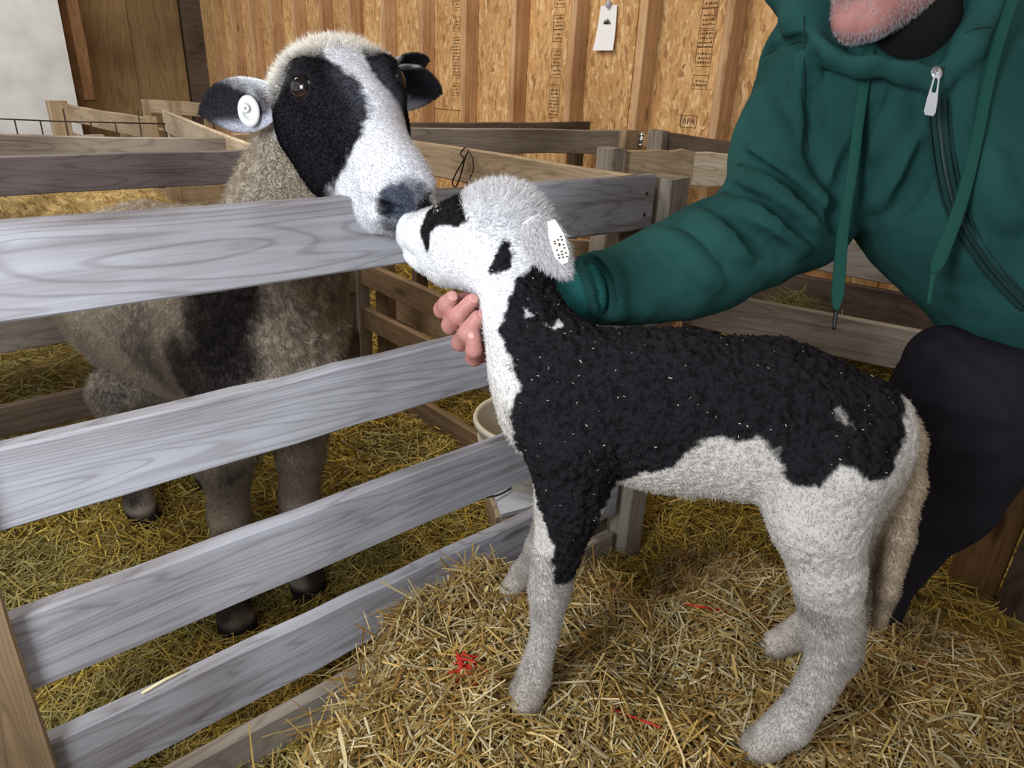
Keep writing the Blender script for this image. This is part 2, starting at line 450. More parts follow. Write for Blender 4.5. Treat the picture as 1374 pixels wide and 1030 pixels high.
def osb(name):
    m, nt, b = new_mat(name); L = nt.links
    tc = nd(nt, 'ShaderNodeTexCoord')
    nz = nd(nt, 'ShaderNodeTexNoise', Scale=14.0, Detail=3.0); L.new(tc.outputs['Object'], nz.inputs['Vector'])
    md = nd(nt, 'ShaderNodeVectorMath', operation='MULTIPLY_ADD'); md.inputs[1].default_value = (0.045, 0.045, 0.045)
    L.new(nz.outputs['Color'], md.inputs[0]); L.new(tc.outputs['Object'], md.inputs[2])
    cols = []
    for k, (rot, sc) in enumerate(((0.25, (9, 70, 24)), (-0.45, (9, 78, 20)), (0.9, (9, 60, 24)))):
        mp = nd(nt, 'ShaderNodeMapping'); mp.inputs['Rotation'].default_value = (rot, 0, 0); mp.inputs['Scale'].default_value = sc
        mp.inputs['Location'].default_value = (k * 3.1, k * 1.7, 0)
        L.new(md.outputs[0], mp.inputs['Vector'])
        v = nd(nt, 'ShaderNodeTexVoronoi', Scale=1.0); L.new(mp.outputs[0], v.inputs['Vector'])
        sp = nd(nt, 'ShaderNodeSeparateColor'); L.new(v.outputs['Color'], sp.inputs[0])
        r = ramp(nt, [(0.0, srgb(160, 122, 80)), (0.10, srgb(190, 148, 98)), (0.45, srgb(206, 165, 113)), (0.85, srgb(220, 182, 132)), (1.0, srgb(234, 208, 164))])
        L.new(sp.outputs[k], r.inputs[0]); cols.append((r.outputs[0], sp.outputs[(k + 1) % 3]))
    g1 = nd(nt, 'ShaderNodeMath', operation='GREATER_THAN'); g1.inputs[1].default_value = 0.5; L.new(cols[1][1], g1.inputs[0])
    g2 = nd(nt, 'ShaderNodeMath', operation='GREATER_THAN'); g2.inputs[1].default_value = 0.62; L.new(cols[2][1], g2.inputs[0])
    c = mixc(nt, g1.outputs[0], cols[0][0], cols[1][0]); c = mixc(nt, g2.outputs[0], c, cols[2][0])
    big = nd(nt, 'ShaderNodeTexNoise', Scale=1.7, Detail=2.0); L.new(tc.outputs['Object'], big.inputs['Vector'])
    rb = ramp(nt, [(0.35, (0.86, 0.8, 0.74)), (0.65, (1.08, 1.04, 1.0))]); L.new(big.outputs['Fac'], rb.inputs[0])
    c = mixc(nt, 1.0, c, rb.outputs[0], 'MULTIPLY')
    fine = nd(nt, 'ShaderNodeTexNoise', Scale=60.0, Detail=3.0); L.new(tc.outputs['Object'], fine.inputs['Vector'])
    rf = ramp(nt, [(0.3, (0.72, 0.66, 0.6)), (0.5, (1, 1, 1))]); L.new(fine.outputs['Fac'], rf.inputs[0])
    c = mixc(nt, 0.6, c, rf.outputs[0], 'MULTIPLY')
    L.new(c, b.inputs['Base Color']); b.inputs['Roughness'].default_value = 0.7; b.inputs['Specular IOR Level'].default_value = 0.2
    return m
def attr_mat(name, rough=0.8, spec=0.15, trans=0.0, bump=0.0, bscale=300, sss=0.0, bdist=0.002, nvar=0.0):
    m, nt, b = new_mat(name); L = nt.links
    a = nd(nt, 'ShaderNodeAttribute', attribute_name='Col')
    col = a.outputs['Color']
    tc = nd(nt, 'ShaderNodeTexCoord')
    if nvar:
        n = nd(nt, 'ShaderNodeTexNoise', Scale=45.0, Detail=4.0); L.new(tc.outputs['Object'], n.inputs['Vector'])
        r = ramp(nt, [(0.3, (1 - nvar,) * 3), (0.7, (1, 1, 1))]); L.new(n.outputs['Fac'], r.inputs[0])
        col = mixc(nt, 1.0, col, r.outputs[0], 'MULTIPLY')
    L.new(col, b.inputs['Base Color'])
    b.inputs['Roughness'].default_value = rough; b.inputs['Specular IOR Level'].default_value = spec
    if sss:
        b.inputs['Subsurface Weight'].default_value = sss; b.inputs['Subsurface Radius'].default_value = (0.01, 0.004, 0.002); b.inputs['Subsurface Scale'].default_value = 0.5
    if bump:
        n = nd(nt, 'ShaderNodeTexNoise', Scale=bscale, Detail=3.0); L.new(tc.outputs['Object'], n.inputs['Vector'])
        bp = nd(nt, 'ShaderNodeBump', Strength=bump, Distance=bdist)
        L.new(n.outputs['Fac'], bp.inputs['Height']); L.new(bp.outputs[0], b.inputs['Normal'])
    if trans:
        t = nd(nt, 'ShaderNodeBsdfTranslucent'); L.new(col, t.inputs['Color'])
        mx = nd(nt, 'ShaderNodeMixShader'); mx.inputs[0].default_value = trans
        L.new(b.outputs[0], mx.inputs[1]); L.new(t.outputs[0], mx.inputs[2])
        L.new(mx.outputs[0], nt.nodes['Material Output'].inputs['Surface'])
    return m

M = {}
M['gate'] = wood('weathered_gate_board', srgb(186, 188, 197), srgb(152, 151, 157), srgb(108, 99, 96), grain=1.0, stain=0.45)
M['rail_grey'] = wood('grey_rail', srgb(168, 158, 146), srgb(136, 124, 112), srgb(92, 80, 70), stain=0.5)
M['rail_purple'] = wood('purple_grey_rail', srgb(132, 122, 122), srgb(108, 98, 98), srgb(76, 66, 64), stain=0.5)
M['rail_brown'] = wood('brown_rail', srgb(150, 126, 98), srgb(118, 96, 70), srgb(78, 60, 44), stain=0.5)
M['rail_dark'] = wood('dark_rail', srgb(112, 96, 82), srgb(86, 70, 58), srgb(52, 42, 36), stain=0.5)
M['rail_pale'] = wood('pale_rail', srgb(222, 206, 182), srgb(196, 176, 148), srgb(150, 126, 100), stain=0.4)
M['rail_tan'] = wood('tan_rail', srgb(190, 168, 138), srgb(160, 138, 108), srgb(116, 94, 72), stain=0.4)
M['stud'] = wood('stud_wood', srgb(214, 178, 136), srgb(184, 140, 98), srgb(140, 98, 62), stain=0.4, long_axis=0)
M['post'] = wood('post_wood', srgb(150, 116, 78), srgb(118, 84, 54), srgb(72, 50, 32), stain=0.5)
M['ply'] = wood('plywood', srgb(158, 130, 90), srgb(134, 106, 70), srgb(96, 72, 46), stain=0.6, long_axis=2, scale=0.45, knots=0.9)
M['osb'] = osb('strand_board')
M['concrete'] = plain('whitewashed_concrete', srgb(226, 226, 222), 0.9, noise=0.12, nscale=5, bump=0.3, bscale=60)
M['dirt'] = plain('dark_barn_floor', srgb(74, 60, 34), 0.95, noise=0.5, nscale=30)
M['straw'] = attr_mat('straw', rough=0.5, spec=0.35, trans=0.15)
M['metal'] = plain('zinc', (0.62, 0.64, 0.66), 0.3, metal=0.9)
M['wire'] = plain('rusty_wire', srgb(58, 48, 42), 0.6, metal=0.4)
M['paper'] = plain('white_paper', (0.86, 0.86, 0.87), 0.7)
M['ink'] = plain('black_ink', (0.05, 0.045, 0.04), 0.8)
M['fadedink'] = plain('faded_print', srgb(92, 66, 36), 0.8)
M['fur'] = attr_mat('hair', rough=0.6, spec=0.15, trans=0.5)
M['skin_fur'] = attr_mat('hide', rough=0.9, spec=0.1, bump=0.3, bscale=400)
M['wool'] = attr_mat('fleece', rough=0.95, spec=0.05, bump=0.6, bscale=260, bdist=0.004)
M['eye'] = plain('eye_gloss', (0.012, 0.009, 0.008), 0.05, spec=0.8)
M['plastic'] = plain('white_plastic', (0.82, 0.82, 0.80), 0.35)

# ------------------------------------------------------------------ setting: floor, walls, ceiling
def struct(o): o['kind'] = 'structure'; return o
def box_np(lo, hi):
    lo, hi = np.asarray(lo, float), np.asarray(hi, float)
    V = np.array([[(lo, hi)[i][0], (lo, hi)[j][1], (lo, hi)[k][2]] for i in (0, 1) for j in (0, 1) for k in (0, 1)])
    F = np.array([[0, 1, 3, 2], [4, 6, 7, 5], [0, 4, 5, 1], [2, 3, 7, 6], [0, 2, 6, 4], [1, 5, 7, 3]])
    return V, F
def box(name, lo, hi, mat, parent=None):
    V, F = box_np(lo, hi); c = (np.asarray(lo, float) + np.asarray(hi, float)) / 2
    return link(name, mesh_np(V - c, F, smooth=False), mat, parent, Matrix.Translation(Vector(c)))
struct(box('floor', (-2.5, -1.5, -0.1), (2.6, 7.6, 0.0), M['dirt']))
struct(box('ceiling', (-2.5, -1.5, 3.2), (2.6, 7.6, 3.25), M['ply']))
WX = 2.56
wall_r = struct(box('wall_right', (WX + 0.013, -1.5, 0), (WX + 0.05, 7.6, 3.2), M['dirt']))
sheet_y = [-1.5 + 1.22 * k for k in range(9)]
for k, y0 in enumerate(sheet_y[:-1]):
    y1 = min(y0 + 1.216, 7.45)
    if y1 <= y0: continue
    box('strand_board_sheet', (WX, y0, 0.93 if y0 > 2.9 else 0.0), (WX + 0.012, y1, 3.2), M['osb'], wall_r)
    if y0 > 2.9: box('strand_board_sheet', (WX + 0.001, y0, 0.0), (WX + 0.012, y1, 0.926), M['osb'], wall_r)
for k in range(-6, 14):
    y = 1.635 + 0.403 * k
    board('stud', (WX - 0.0445, y + 0.019, 0.0), (WX - 0.0445, y + 0.019, 3.2), 0.089, 0.038, M['stud'], wall_r, up=(1, 0, 0), edge='c', n=3, jit=0.0006)
wall_b = struct(box('wall_back', (-2.5, 7.46, 0), (2.6, 7.5, 3.2), M['dirt']))
for k, (x0, x1) in enumerate(((1.36, 1.92), (1.925, 2.36))):
    box('plywood_sheet', (x0, 7.44, 0.0), (x1, 7.46, 3.2), M['ply'], wall_b)
box('plywood_sheet', (2.38, 7.43, 0), (2.56, 7.46, 3.2), M['rail_dark'], wall_b)
board('corner_post', (1.40, 7.40, 0), (1.40, 7.40, 3.2), 0.09, 0.09, M['post'], wall_b, up=(1, 0, 0), edge='c')
board('batten', (1.50, 7.42, 0.8), (1.50, 7.42, 3.2), 0.10, 0.02, M['stud'], wall_b, up=(1, 0, 0), edge='c')
struct(box('wall_left', (-2.5, 7.05, 0), (1.33, 7.4, 3.2), M['concrete']))

# printed stamps on the strand board: outlined boxes with rows of small faded marks, and the letters that can be read
def stamp(y0, z0, z1, w, apa_z=None, seed=0):
    r = np.random.default_rng(seed); V, F = [], []
    X = WX - 0.0008
    def rect(ya, yb, za, zb):
        n = len(V); V.extend([(X, ya, za), (X, yb, za), (X, yb, zb), (X, ya, zb)]); F.append([n, n + 3, n + 2, n + 1])
    def outline(ya, yb, za, zb, t=0.0022):
        rect(ya, yb, za, za + t); rect(ya, yb, zb - t, zb); rect(ya, ya + t, za, zb); rect(yb - t, yb, za, zb)
    z = z0
    while z < z1:
        h = r.uniform(0.05, 0.085)
        outline(y0, y0 + w, z, z + h)
        zz = z + 0.012
        while zz < z + h - 0.014:
            y = y0 + 0.008
            while y < y0 + w - 0.012:
                g = r.uniform(0.004, 0.011); rect(y, y + g, zz, zz + r.uniform(0.004, 0.009)); y += g + r.uniform(0.003, 0.006)
            zz += 0.016
        z += h + r.choice([0.0, 0.004, 0.03])
    return world_mesh('printed_stamp', V, np.array(F), M['fadedink'], wall_r, smooth=False)
def p_wall(px, py): return on_x(px, py, WX)
for px, pya, pyb, w, s in ((938, 120, -120, 0.075, 3), (742, 158, -80, 0.07, 5), (612, 128, -60, 0.07, 8)):
    a, b_ = p_wall(px, pya), p_wall(px, pyb)
    stamp(a[1] - w / 2, a[2], b_[2], w, seed=s)
def text_mesh(body, size):
    c = bpy.data.curves.new('t', 'FONT'); c.body = body; c.size = size; c.align_x = 'CENTER'; c.align_y = 'CENTER'
    o = bpy.data.objects.new('t', c); COL.objects.link(o)
    bpy.context.view_layer.update()
    me = bpy.data.meshes.new_from_object(o.evaluated_get(bpy.context.evaluated_depsgraph_get()))
    bpy.data.objects.remove(o); bpy.data.curves.remove(c)
    return me
apa = p_wall(924, 163)
me = text_mesh('APA', 0.034); me.materials.clear()
link('printed_letters', me, M['ink'], wall_r, Matrix(((0, 0, -1, WX - 0.001), (-1, 0, 0, apa[1]), (0, 1, 0, apa[2]), (0, 0, 0, 1))))
V, F = [], []
for ya, yb, za, zb in ((-0.04, 0.04, -0.024, -0.022), (-0.04, 0.04, 0.022, 0.024), (-0.04, -0.038, -0.024, 0.024), (0.038, 0.04, -0.024, 0.024)):
    n = len(V); V += [(WX - 0.001, apa[1] + ya, apa[2] + za), (WX - 0.001, apa[1] + yb, apa[2] + za), (WX - 0.001, apa[1] + yb, apa[2] + zb), (WX - 0.001, apa[1] + ya, apa[2] + zb)]; F.append([n, n + 3, n + 2, n + 1])
world_mesh('printed_stamp', V, np.array(F), M['ink'], wall_r, smooth=False)

# ------------------------------------------------------------------ pens: gates, rails and posts
def post(name, x, y, z0, z1, wx, wy, mat, parent, jit=0.0015):
    return board(name, (x, y, z0), (x, y, z1), wx, wy, mat, parent, up=(1, 0, 0), edge='c', n=4, jit=jit)
# front gate, nearest the camera
gate = empty('pen_gate', (0.55, 0.86, 0.0), 'weathered grey board gate in front of the ewe, five wide boards', 'gate')
GX0, GX1 = -0.10, 1.107
for z, w, mt in ((0.933, 0.101, 'gate'), (0.694, 0.100, 'gate'), (0.475, 0.112, 'gate'), (0.273, 0.108, 'gate'), (0.108, 0.095, 'rail_grey')):
    board('board', (GX0, 0.85, z), (GX1, 0.85, z), w, 0.026, M[mt], gate, jit=0.0007, n=16)
post('stile', -0.055, 0.838, 0.0, 0.96, 0.088, 0.022, M['rail_brown'], gate)
post('stile', 1.085, 0.893, 0.0, 0.92, 0.07, 0.034, M['rail_dark'], gate)
# nail heads
for z in (0.90, 0.86, 0.66, 0.63, 0.44, 0.40):
    v, f = blob(np.array([1.085, 0.8495, z]), (0.004, 0.0015, 0.004), n=6); world_mesh('nail', v, f, M['wire'], gate)
# partition running back from the gate's right post
part = empty('pen_partition', (1.165, 1.5, 0.0), 'grey board partition running back from the gate post towards the strand-board wall', 'fence')
post('post', 1.170, 0.872, 0.0, 0.926, 0.062, 0.075, M['rail_grey'], part)
for z, w, mt, y1 in ((0.922, 0.088, 'rail_tan', 2.35), (0.492, 0.080, 'rail_brown', 2.2), (0.332, 0.078, 'rail_brown', 2.2), (0.105, 0.085, 'rail_brown', 2.2)):
    board('rail', (1.165, y1, z), (1.165, 0.90, z - 0.004), w, 0.024, M[mt], part, side=1)
post('post', 1.175, 2.16, 0.0, 0.90, 0.05, 0.09, M['rail_grey'], part)
post('post', 1.225, 2.05, 0.0, 0.60, 0.035, 0.085, M['rail_brown'], part)
# rear rails of the ewe's pen
rear = empty('pen_fence', (0.3, 2.12, 0.0), 'grey-purple plank fence directly behind the ewe', 'fence')
for z, w, mt in ((0.865, 0.094, 'rail_purple'), (0.462, 0.085, 'rail_grey'), (0.235, 0.09, 'rail_dark')):
    board('rail', (-0.9, 2.12, z), (1.15, 2.12, z + 0.008), w, 0.024, M[mt], rear, n=10)
post('post', -0.6, 2.16, 0.0, 0.88, 0.08, 0.035, M['rail_grey'], rear)
post('post', 1.13, 2.175, 0.0, 0.88, 0.08, 0.06, M['rail_grey'], rear)
# second partition seen through the first (low boards)
low = empty('pen_fence', (1.5, 2.0, 0.0), 'low brown plank fence beyond the ewe, two boards over loose straw', 'fence')
a, b = on_x(527, 398, 1.36), on_x(640, 452, 1.36)
board('rail', a, b, 0.085, 0.022, M['rail_tan'], low, side=1)
b = b + (b - a) * .8
board('rail', b + (a - b) * .5, b, 0.085, 0.022, M['rail_tan'], low, side=1)
post('post', a[0] + .03, a[1] - .03, 0, a[2], .04, .08, M['rail_brown'], low); post('post', b[0] + .03, b[1] + .04, 0, b[2], .04, .08, M['rail_brown'], low)
# middle rail behind the golden sheep
mid = empty('pen_fence', (0.6, 2.95, 0.0), 'long grey rail fence behind the golden fleeced sheep', 'fence')
a, b = on_z(-200, 178, 0.85), on_z(316, 186, 0.85)
board('rail', a, b, 0.09, 0.024, M['rail_grey'], mid); board('rail', a - np.array([0, 0, .3]), b - np.array([0, 0, .3]), 0.09, 0.024, M['rail_grey'], mid)
for t in (.12, .6): q = a + (b - a) * t; post('post', q[0], q[1] + .045, 0, .85, .07, .04, M['rail_grey'], mid)
c = on_z(328, 180, 0.855); post('post', c[0], c[1] + 0.02, 0, 0.855, 0.075, 0.06, M['rail_tan'], mid)
c = on_y(232, 252, 3.0); post('post', c[0], 3.0, 0, c[2] + .02, 0.045, 0.045, M['rail_tan'], mid)
for px in (262, 312):
    c = on_y(px, 247, 3.05)
    board('rail', (c[0] - 0.11, 3.05, c[2]), (c[0] + 0.1, 3.05, c[2]), 0.085, 0.02, M['rail_tan'], mid)
# slanted pale board and its prop
sl = empty('slanted_brace', on_z(225, 165, 0.8) * np.array([1, 1, 0]), 'pale slanted board on a short leg behind the ewe\'s ear', 'board')
a, b = on_z(217, 147, 0.86), on_z(338, 197, 0.86)
board('board', a, b, 0.115, 0.022, M['rail_pale'], sl)
c = at(230, 175, np.linalg.norm((a - EYE)) * 0.93); post('leg', a[0] + 0.01, a[1] - 0.12, 0.0, 0.80, 0.05, 0.05, M['rail_pale'], sl)
# far three-board panel by the concrete wall
fp = empty('pen_hurdle', (1.0, 4.8, 0.0), 'tan three-board pen panel beside the whitewashed wall', 'fence')
a, b = on_z(82, 139, 0.85), on_z(196, 159, 0.85)
for dz in (0, 0.17, 0.34, 0.55): board('rail', a - np.array([0, 0, dz]), b - np.array([0, 0, dz]), 0.10, 0.024, M['rail_tan'], fp, side=1)
c = on_z(80, 135, 0.87); post('post', c[0] - 0.02, c[1], 0, 0.87, 0.1, 0.10, M['rail_tan'], fp)
post('post', b[0] + .02, b[1], 0, 0.86, 0.05, 0.06, M['rail_tan'], fp)
# far framed panel with two openings
ff = empty('framed_hurdle', (1.75, 5.9, 0.0), 'tan framed pen panel with dark openings below the plywood wall', 'fence')
a, b = on_z(193, 133, 0.85), on_z(276, 138, 0.85)
board('rail', a, b, 0.10, 0.024, M['rail_tan'], ff); board('rail', a - np.array([0, 0, .45]), b - np.array([0, 0, .45]), 0.14, 0.024, M['rail_tan'], ff)
for t in (0.0, 0.42, 0.5, 0.98):
    p = a + (b - a) * t; post('stile', p[0], p[1] - 0.03, 0, 0.85, 0.055, 0.03, M['rail_tan'], ff)
p = on_y(200, 165, 5.0)
tr = empty('feed_trough', (p[0], 5.0, 0.0), 'small tan wooden feed box standing below the framed panel', 'trough')
a, b = on_y(180, 174, 4.6), on_y(226, 174, 4.6)
board('board', a, b, 0.16, 0.02, M['rail_brown'], tr); board('board', a + np.array([0, .25, 0]), b + np.array([0, .25, 0]), 0.16, 0.02, M['rail_brown'], tr)
board('end_board', a, a + np.array([0, .25, 0]), 0.16, 0.02, M['rail_tan'], tr); board('end_board', b, b + np.array([0, .25, 0]), 0.16, 0.02, M['rail_tan'], tr)
for p in (a, b): post('leg', p[0], p[1] + .12, 0, p[2] - .1, .05, .05, M['rail_tan'], tr)
# welded wire panel in front of the whitewashed wall
wp = empty('wire_fence', (0.6, 3.7, 0.0), 'thin rusty welded wire panel before the whitewashed wall', 'fence')
a, b = on_z(-60, 157, 0.85), on_z(222, 166, 0.85)
for k in range(4):
    v, f = tube([a - [0, 0, .14 * k], (a + b) / 2 - [0, 0, .14 * k + .004], b - [0, 0, .14 * k]], 0.0032, 6); world_mesh('wire', v, f, M['wire'], wp)
for k, t in enumerate(np.linspace(0.03, 0.99, 9)):
    p = a + (b - a) * t; top = 0.05 if k % 3 == 1 else -0.003
    v, f = tube([p + [0, -.004, top], p + [0, -.004, -.85]], 0.0032, 6); world_mesh('wire', v, f, M['wire'], wp)
# fences between the partition and the strand-board wall
fa = empty('pen_fence', (1.8, 2.0, 0.0), 'weathered wavy-grained plank fence right below the strand-board wall', 'fence')
a, b = on_z(520, 171, 0.93), on_z(832, 175, 0.93)
board('rail', a, b, 0.085, 0.024, M['rail_grey'], fa); board('rail', a - np.array([0, 0, .28]), b - np.array([0, 0, .28]), 0.085, 0.024, M['rail_grey'], fa)
c = on_z(845, 174, 0.93); post('post', c[0] - .01, c[1], 0, 0.93, 0.085, 0.05, M['rail_tan'], fa)
fd = empty('rail_fence', (2.0, 2.4, 0.0), 'dark rail fence against the strand-board wall, behind the wavy-grained plank', 'fence')
a, b = on_y(540, 165, 2.5), on_y(792, 163, 2.3)
board('rail', a, b, 0.075, 0.024, M['rail_dark'], fd)
for t in (0.1, 0.97):
    p = a + (b - a) * t; post('post', p[0], p[1] + 0.04, 0, p[2] - 0.003, 0.06, 0.04, M['rail_dark'], fd)
fb = empty('pen_fence', (2.3, 1.5, 0.0), 'dark plank fence with a post below the printed letters', 'fence')
a, b = on_z(886, 176, 0.93), on_z(1040, 199, 0.93)
board('rail', a, b, 0.085, 0.024, M['rail_dark'], fb, side=1); board('rail', a - np.array([0, 0, .3]), b - np.array([0, 0, .3]), 0.085, 0.024, M['rail_dark'], fb, side=1)
c = on_z(885, 175, 0.935); post('post', c[0], c[1], 0, 0.935, 0.05, 0.075, M['rail_grey'], fb)
post('post', b[0] + .03, b[1], 0, 0.93, 0.05, 0.06, M['rail_dark'], fb)
lt = empty('gate_latch', on_z(863, 200, 0.86), 'bright zinc latch pin between two fence posts', 'latch')
p = on_z(862, 181, 0.905)
v, f = tube([p + [0, 0, .012], p - [0, 0, .055]], 0.010, 10); world_mesh('pin', v, f, M['metal'], lt)
for dz in (0.0, -.02, -.04):
    v, f = tube([p + [0, 0, dz + .003], p + [0, 0, dz - .003]], 0.014, 10); world_mesh('ring', v, f, M['metal'], lt)
v, f = box_np(p + [-.04, .012, -.05], p + [.06, .02, .0]); world_mesh('hinge_plate', v, f, M['metal'], lt, smooth=False)
fc = empty('pen_fence', (1.66, 1.25, 0.0), 'pale boldly grained plank fence behind the gate post and green sleeve', 'fence')
a, b = on_z(838, 200, 0.93), on_z(1060, 208, 0.93)
ab = a + (b - a) * 0.42
board('rail', a, ab, 0.088, 0.024, M['rail_tan'], fc, side=1); board('rail', ab, b, 0.09, 0.026, M['rail_pale'], fc, side=1)
board('rail', a - np.array([0, 0, .145]), b - np.array([0, 0, .145]), 0.1, 0.024, M['rail_brown'], fc, side=1)
c = on_z(822, 198, 0.935); post('post', c[0], c[1], 0, 0.935, 0.06, 0.06, M['rail_grey'], fc)
# fence behind the gate post, low pale pieces
fe = empty('pen_fence', (1.5, 1.4, 0.0), 'short tan fence seen low under the gate\'s dark end, behind the lamb\'s ear', 'fence')
a, b = on_y(745, 320, 1.35), on_y(905, 330, 1.35)
board('rail', a, b, 0.085, 0.024, M['rail_tan'], fe)
board('rail', a - np.array([0, 0, .2]), b - np.array([0, 0, .2]), 0.085, 0.024, M['rail_tan'], fe)
p = on_y(815, 310, 1.33); post('post', p[0], 1.33, 0, p[2] + .02, 0.06, 0.03, M['rail_grey'], fe)
# hay feeder behind the person
hf = empty('hay_feeder', (1.75, 0.8, 0.0), 'grey plank hay feeder with dark trough behind the person', 'feeder')
a, b = on_z(930, 389, 0.53), on_z(1300, 457, 0.53)
d = unit(b - a); nrm = np.array([-d[1], d[0], 0]); nrm = nrm if nrm @ np.array([1, 0, 0]) > 0 else -nrm
board('front_board', a, b, 0.115, 0.026, M['rail_grey'], hf, side=1)
wdt = 0.33
a2, b2 = a + nrm * wdt + [0, 0, .02], b + nrm * wdt + [0, 0, .02]
PB = lambda x, y: on_plane(x, y, a2, nrm)
q1, q2 = PB(1060, 366), PB(1290, 410); dq = (q2 - q1); q1 = q1 - dq * .5; q2 = q2 + dq * .25
board('back_board', q1, q2, 0.15, 0.026, M['rail_dark'], hf, side=1)
u1, u2 = PB(1090, 314), PB(1275, 342); du = u2 - u1; wu = abs(PB(1180, 378)[2] - PB(1180, 328)[2])
board('upper_board', u1 - du * .9, u2 + du * .4, wu, 0.026, M['rail_grey'], hf, side=1)
V = np.array([a + nrm * .032 + [0, 0, -.075], b + nrm * .032 + [0, 0, -.075], b2 + [0, 0, -.1], a2 + [0, 0, -.1]]); V = np.concatenate([V, V - [0, 0, .02]])
world_mesh('trough_bottom', V, np.array([[0, 1, 2, 3], [7, 6, 5, 4], [0, 4, 5, 1], [1, 5, 6, 2], [2, 6, 7, 3], [3, 7, 4, 0]]), M['rail_dark'], hf, smooth=False)
for q in (a, b):
    board('end_board', q + d * 0.01, q + nrm * wdt + d * 0.01, 0.11, 0.024, M['rail_dark'], hf)
    post('leg', q[0] + nrm[0] * .05, q[1] + nrm[1] * .05, 0, q[2] - .02, .05, .05, M['rail_dark'], hf)
    post('leg', q[0] + nrm[0] * .30, q[1] + nrm[1] * .30, 0, q[2] + .22, .05, .05, M['rail_dark'], hf)
FEED = (a, b, nrm, wdt)
# stout brown post on the right
rp = empty('wooden_post', on_z(1295, 800, 0.0), 'stout brown post of two timbers standing in straw behind the person\'s leg', 'post')
c = on_z(1296, 800, 0.0)
dv = unit(np.array([c[0], c[1], 0])); sv = np.array([dv[1], -dv[0], 0])
board('timber', c - sv * 0.0 - [0, 0, .05], c + sv * 0.0 + [0, 0, .9], 0.10, 0.05, M['post'], rp, up=sv, edge='c', n=4)
q = c + sv * 0.105 - dv * 0.02
board('timber', q - [0, 0, .05], q + [0, 0, .85], 0.09, 0.05, M['rail_dark'], rp, up=sv, edge='c', n=4)
# ------------------------------------------------------------------ straw bale and bedding
BALE = np.array([(-0.22, 0.34), (0.17, 0.60), (0.50, 0.80), (0.60, 0.82), (0.72, 0.68), (0.80, 0.60), (0.93, 0.45), (1.0, 0.15), (0.85, -0.35), (0.1, -0.5)])
BH = 0.335
def height(xy):
    P3 = np.concatenate([xy, np.zeros((len(xy), 1))], 1)
    sd = poly_sd(xy, BALE) + 0.03 * fbm(P3, 9, 3)
    right = sstep(0.55, 1.0, xy[:, 0] * 0.9 - xy[:, 1] * 0.5 + 0.25)       # the far side slopes down gently, the side at the gate is steep
    wdt = 0.07 + 0.42 * right
    t = np.clip(-sd / wdt + right * 1.0, 0, 1)
    h = BH * (t * t * (3 - 2 * t))
    h = h * (1 + 0.05 * fbm(P3, 5, 9)) + 0.018 * fbm(P3, 14, 21) * np.minimum(1, h / 0.1)
    return h
def bed_h(xy):
    P3 = np.concatenate([xy, np.zeros((len(xy), 1))], 1)
    drift = 0.34 * sstep(1.9, 2.38, xy[:, 0]) * sstep(1.7, 1.2, xy[:, 1])
    return drift + 0.02 + 0.022 * (fbm(P3, 5, 31) + 0.5 * fbm(P3, 16, 33))
def grid_mesh(x0, x1, y0, y1, st, fn):
    xs, ys = np.arange(x0, x1 + st, st), np.arange(y0, y1 + st, st)
    X, Y = np.meshgrid(xs, ys, indexing='ij'); xy = np.stack([X.ravel(), Y.ravel()], 1)
    V = np.concatenate([xy, fn(xy)[:, None]], 1); ny = len(ys)
    i, j = np.meshgrid(np.arange(len(xs) - 1), np.arange(ny - 1), indexing='ij'); k = (i * ny + j).ravel()
    return V, np.stack([k, k + ny, k + ny + 1, k + 1], 1)
def straw_cols(n, kind):
    pal = {'bale': [(208, 174, 106), (190, 154, 82), (226, 200, 138), (160, 124, 62), (218, 202, 158), (178, 152, 88), (142, 106, 50), (200, 184, 138)],
           'pen': [(200, 168, 70), (176, 146, 56), (218, 190, 96), (144, 124, 54), (186, 168, 100), (156, 146, 84), (122, 98, 40)],
           'hay': [(150, 146, 92), (128, 122, 70), (176, 166, 108), (104, 98, 56)]}[kind]
    c = np.array([srgb(*p) for p in pal])[rng.integers(0, len(pal), n)]
    return c * rng.uniform(0.7, 1.2, (n, 1))
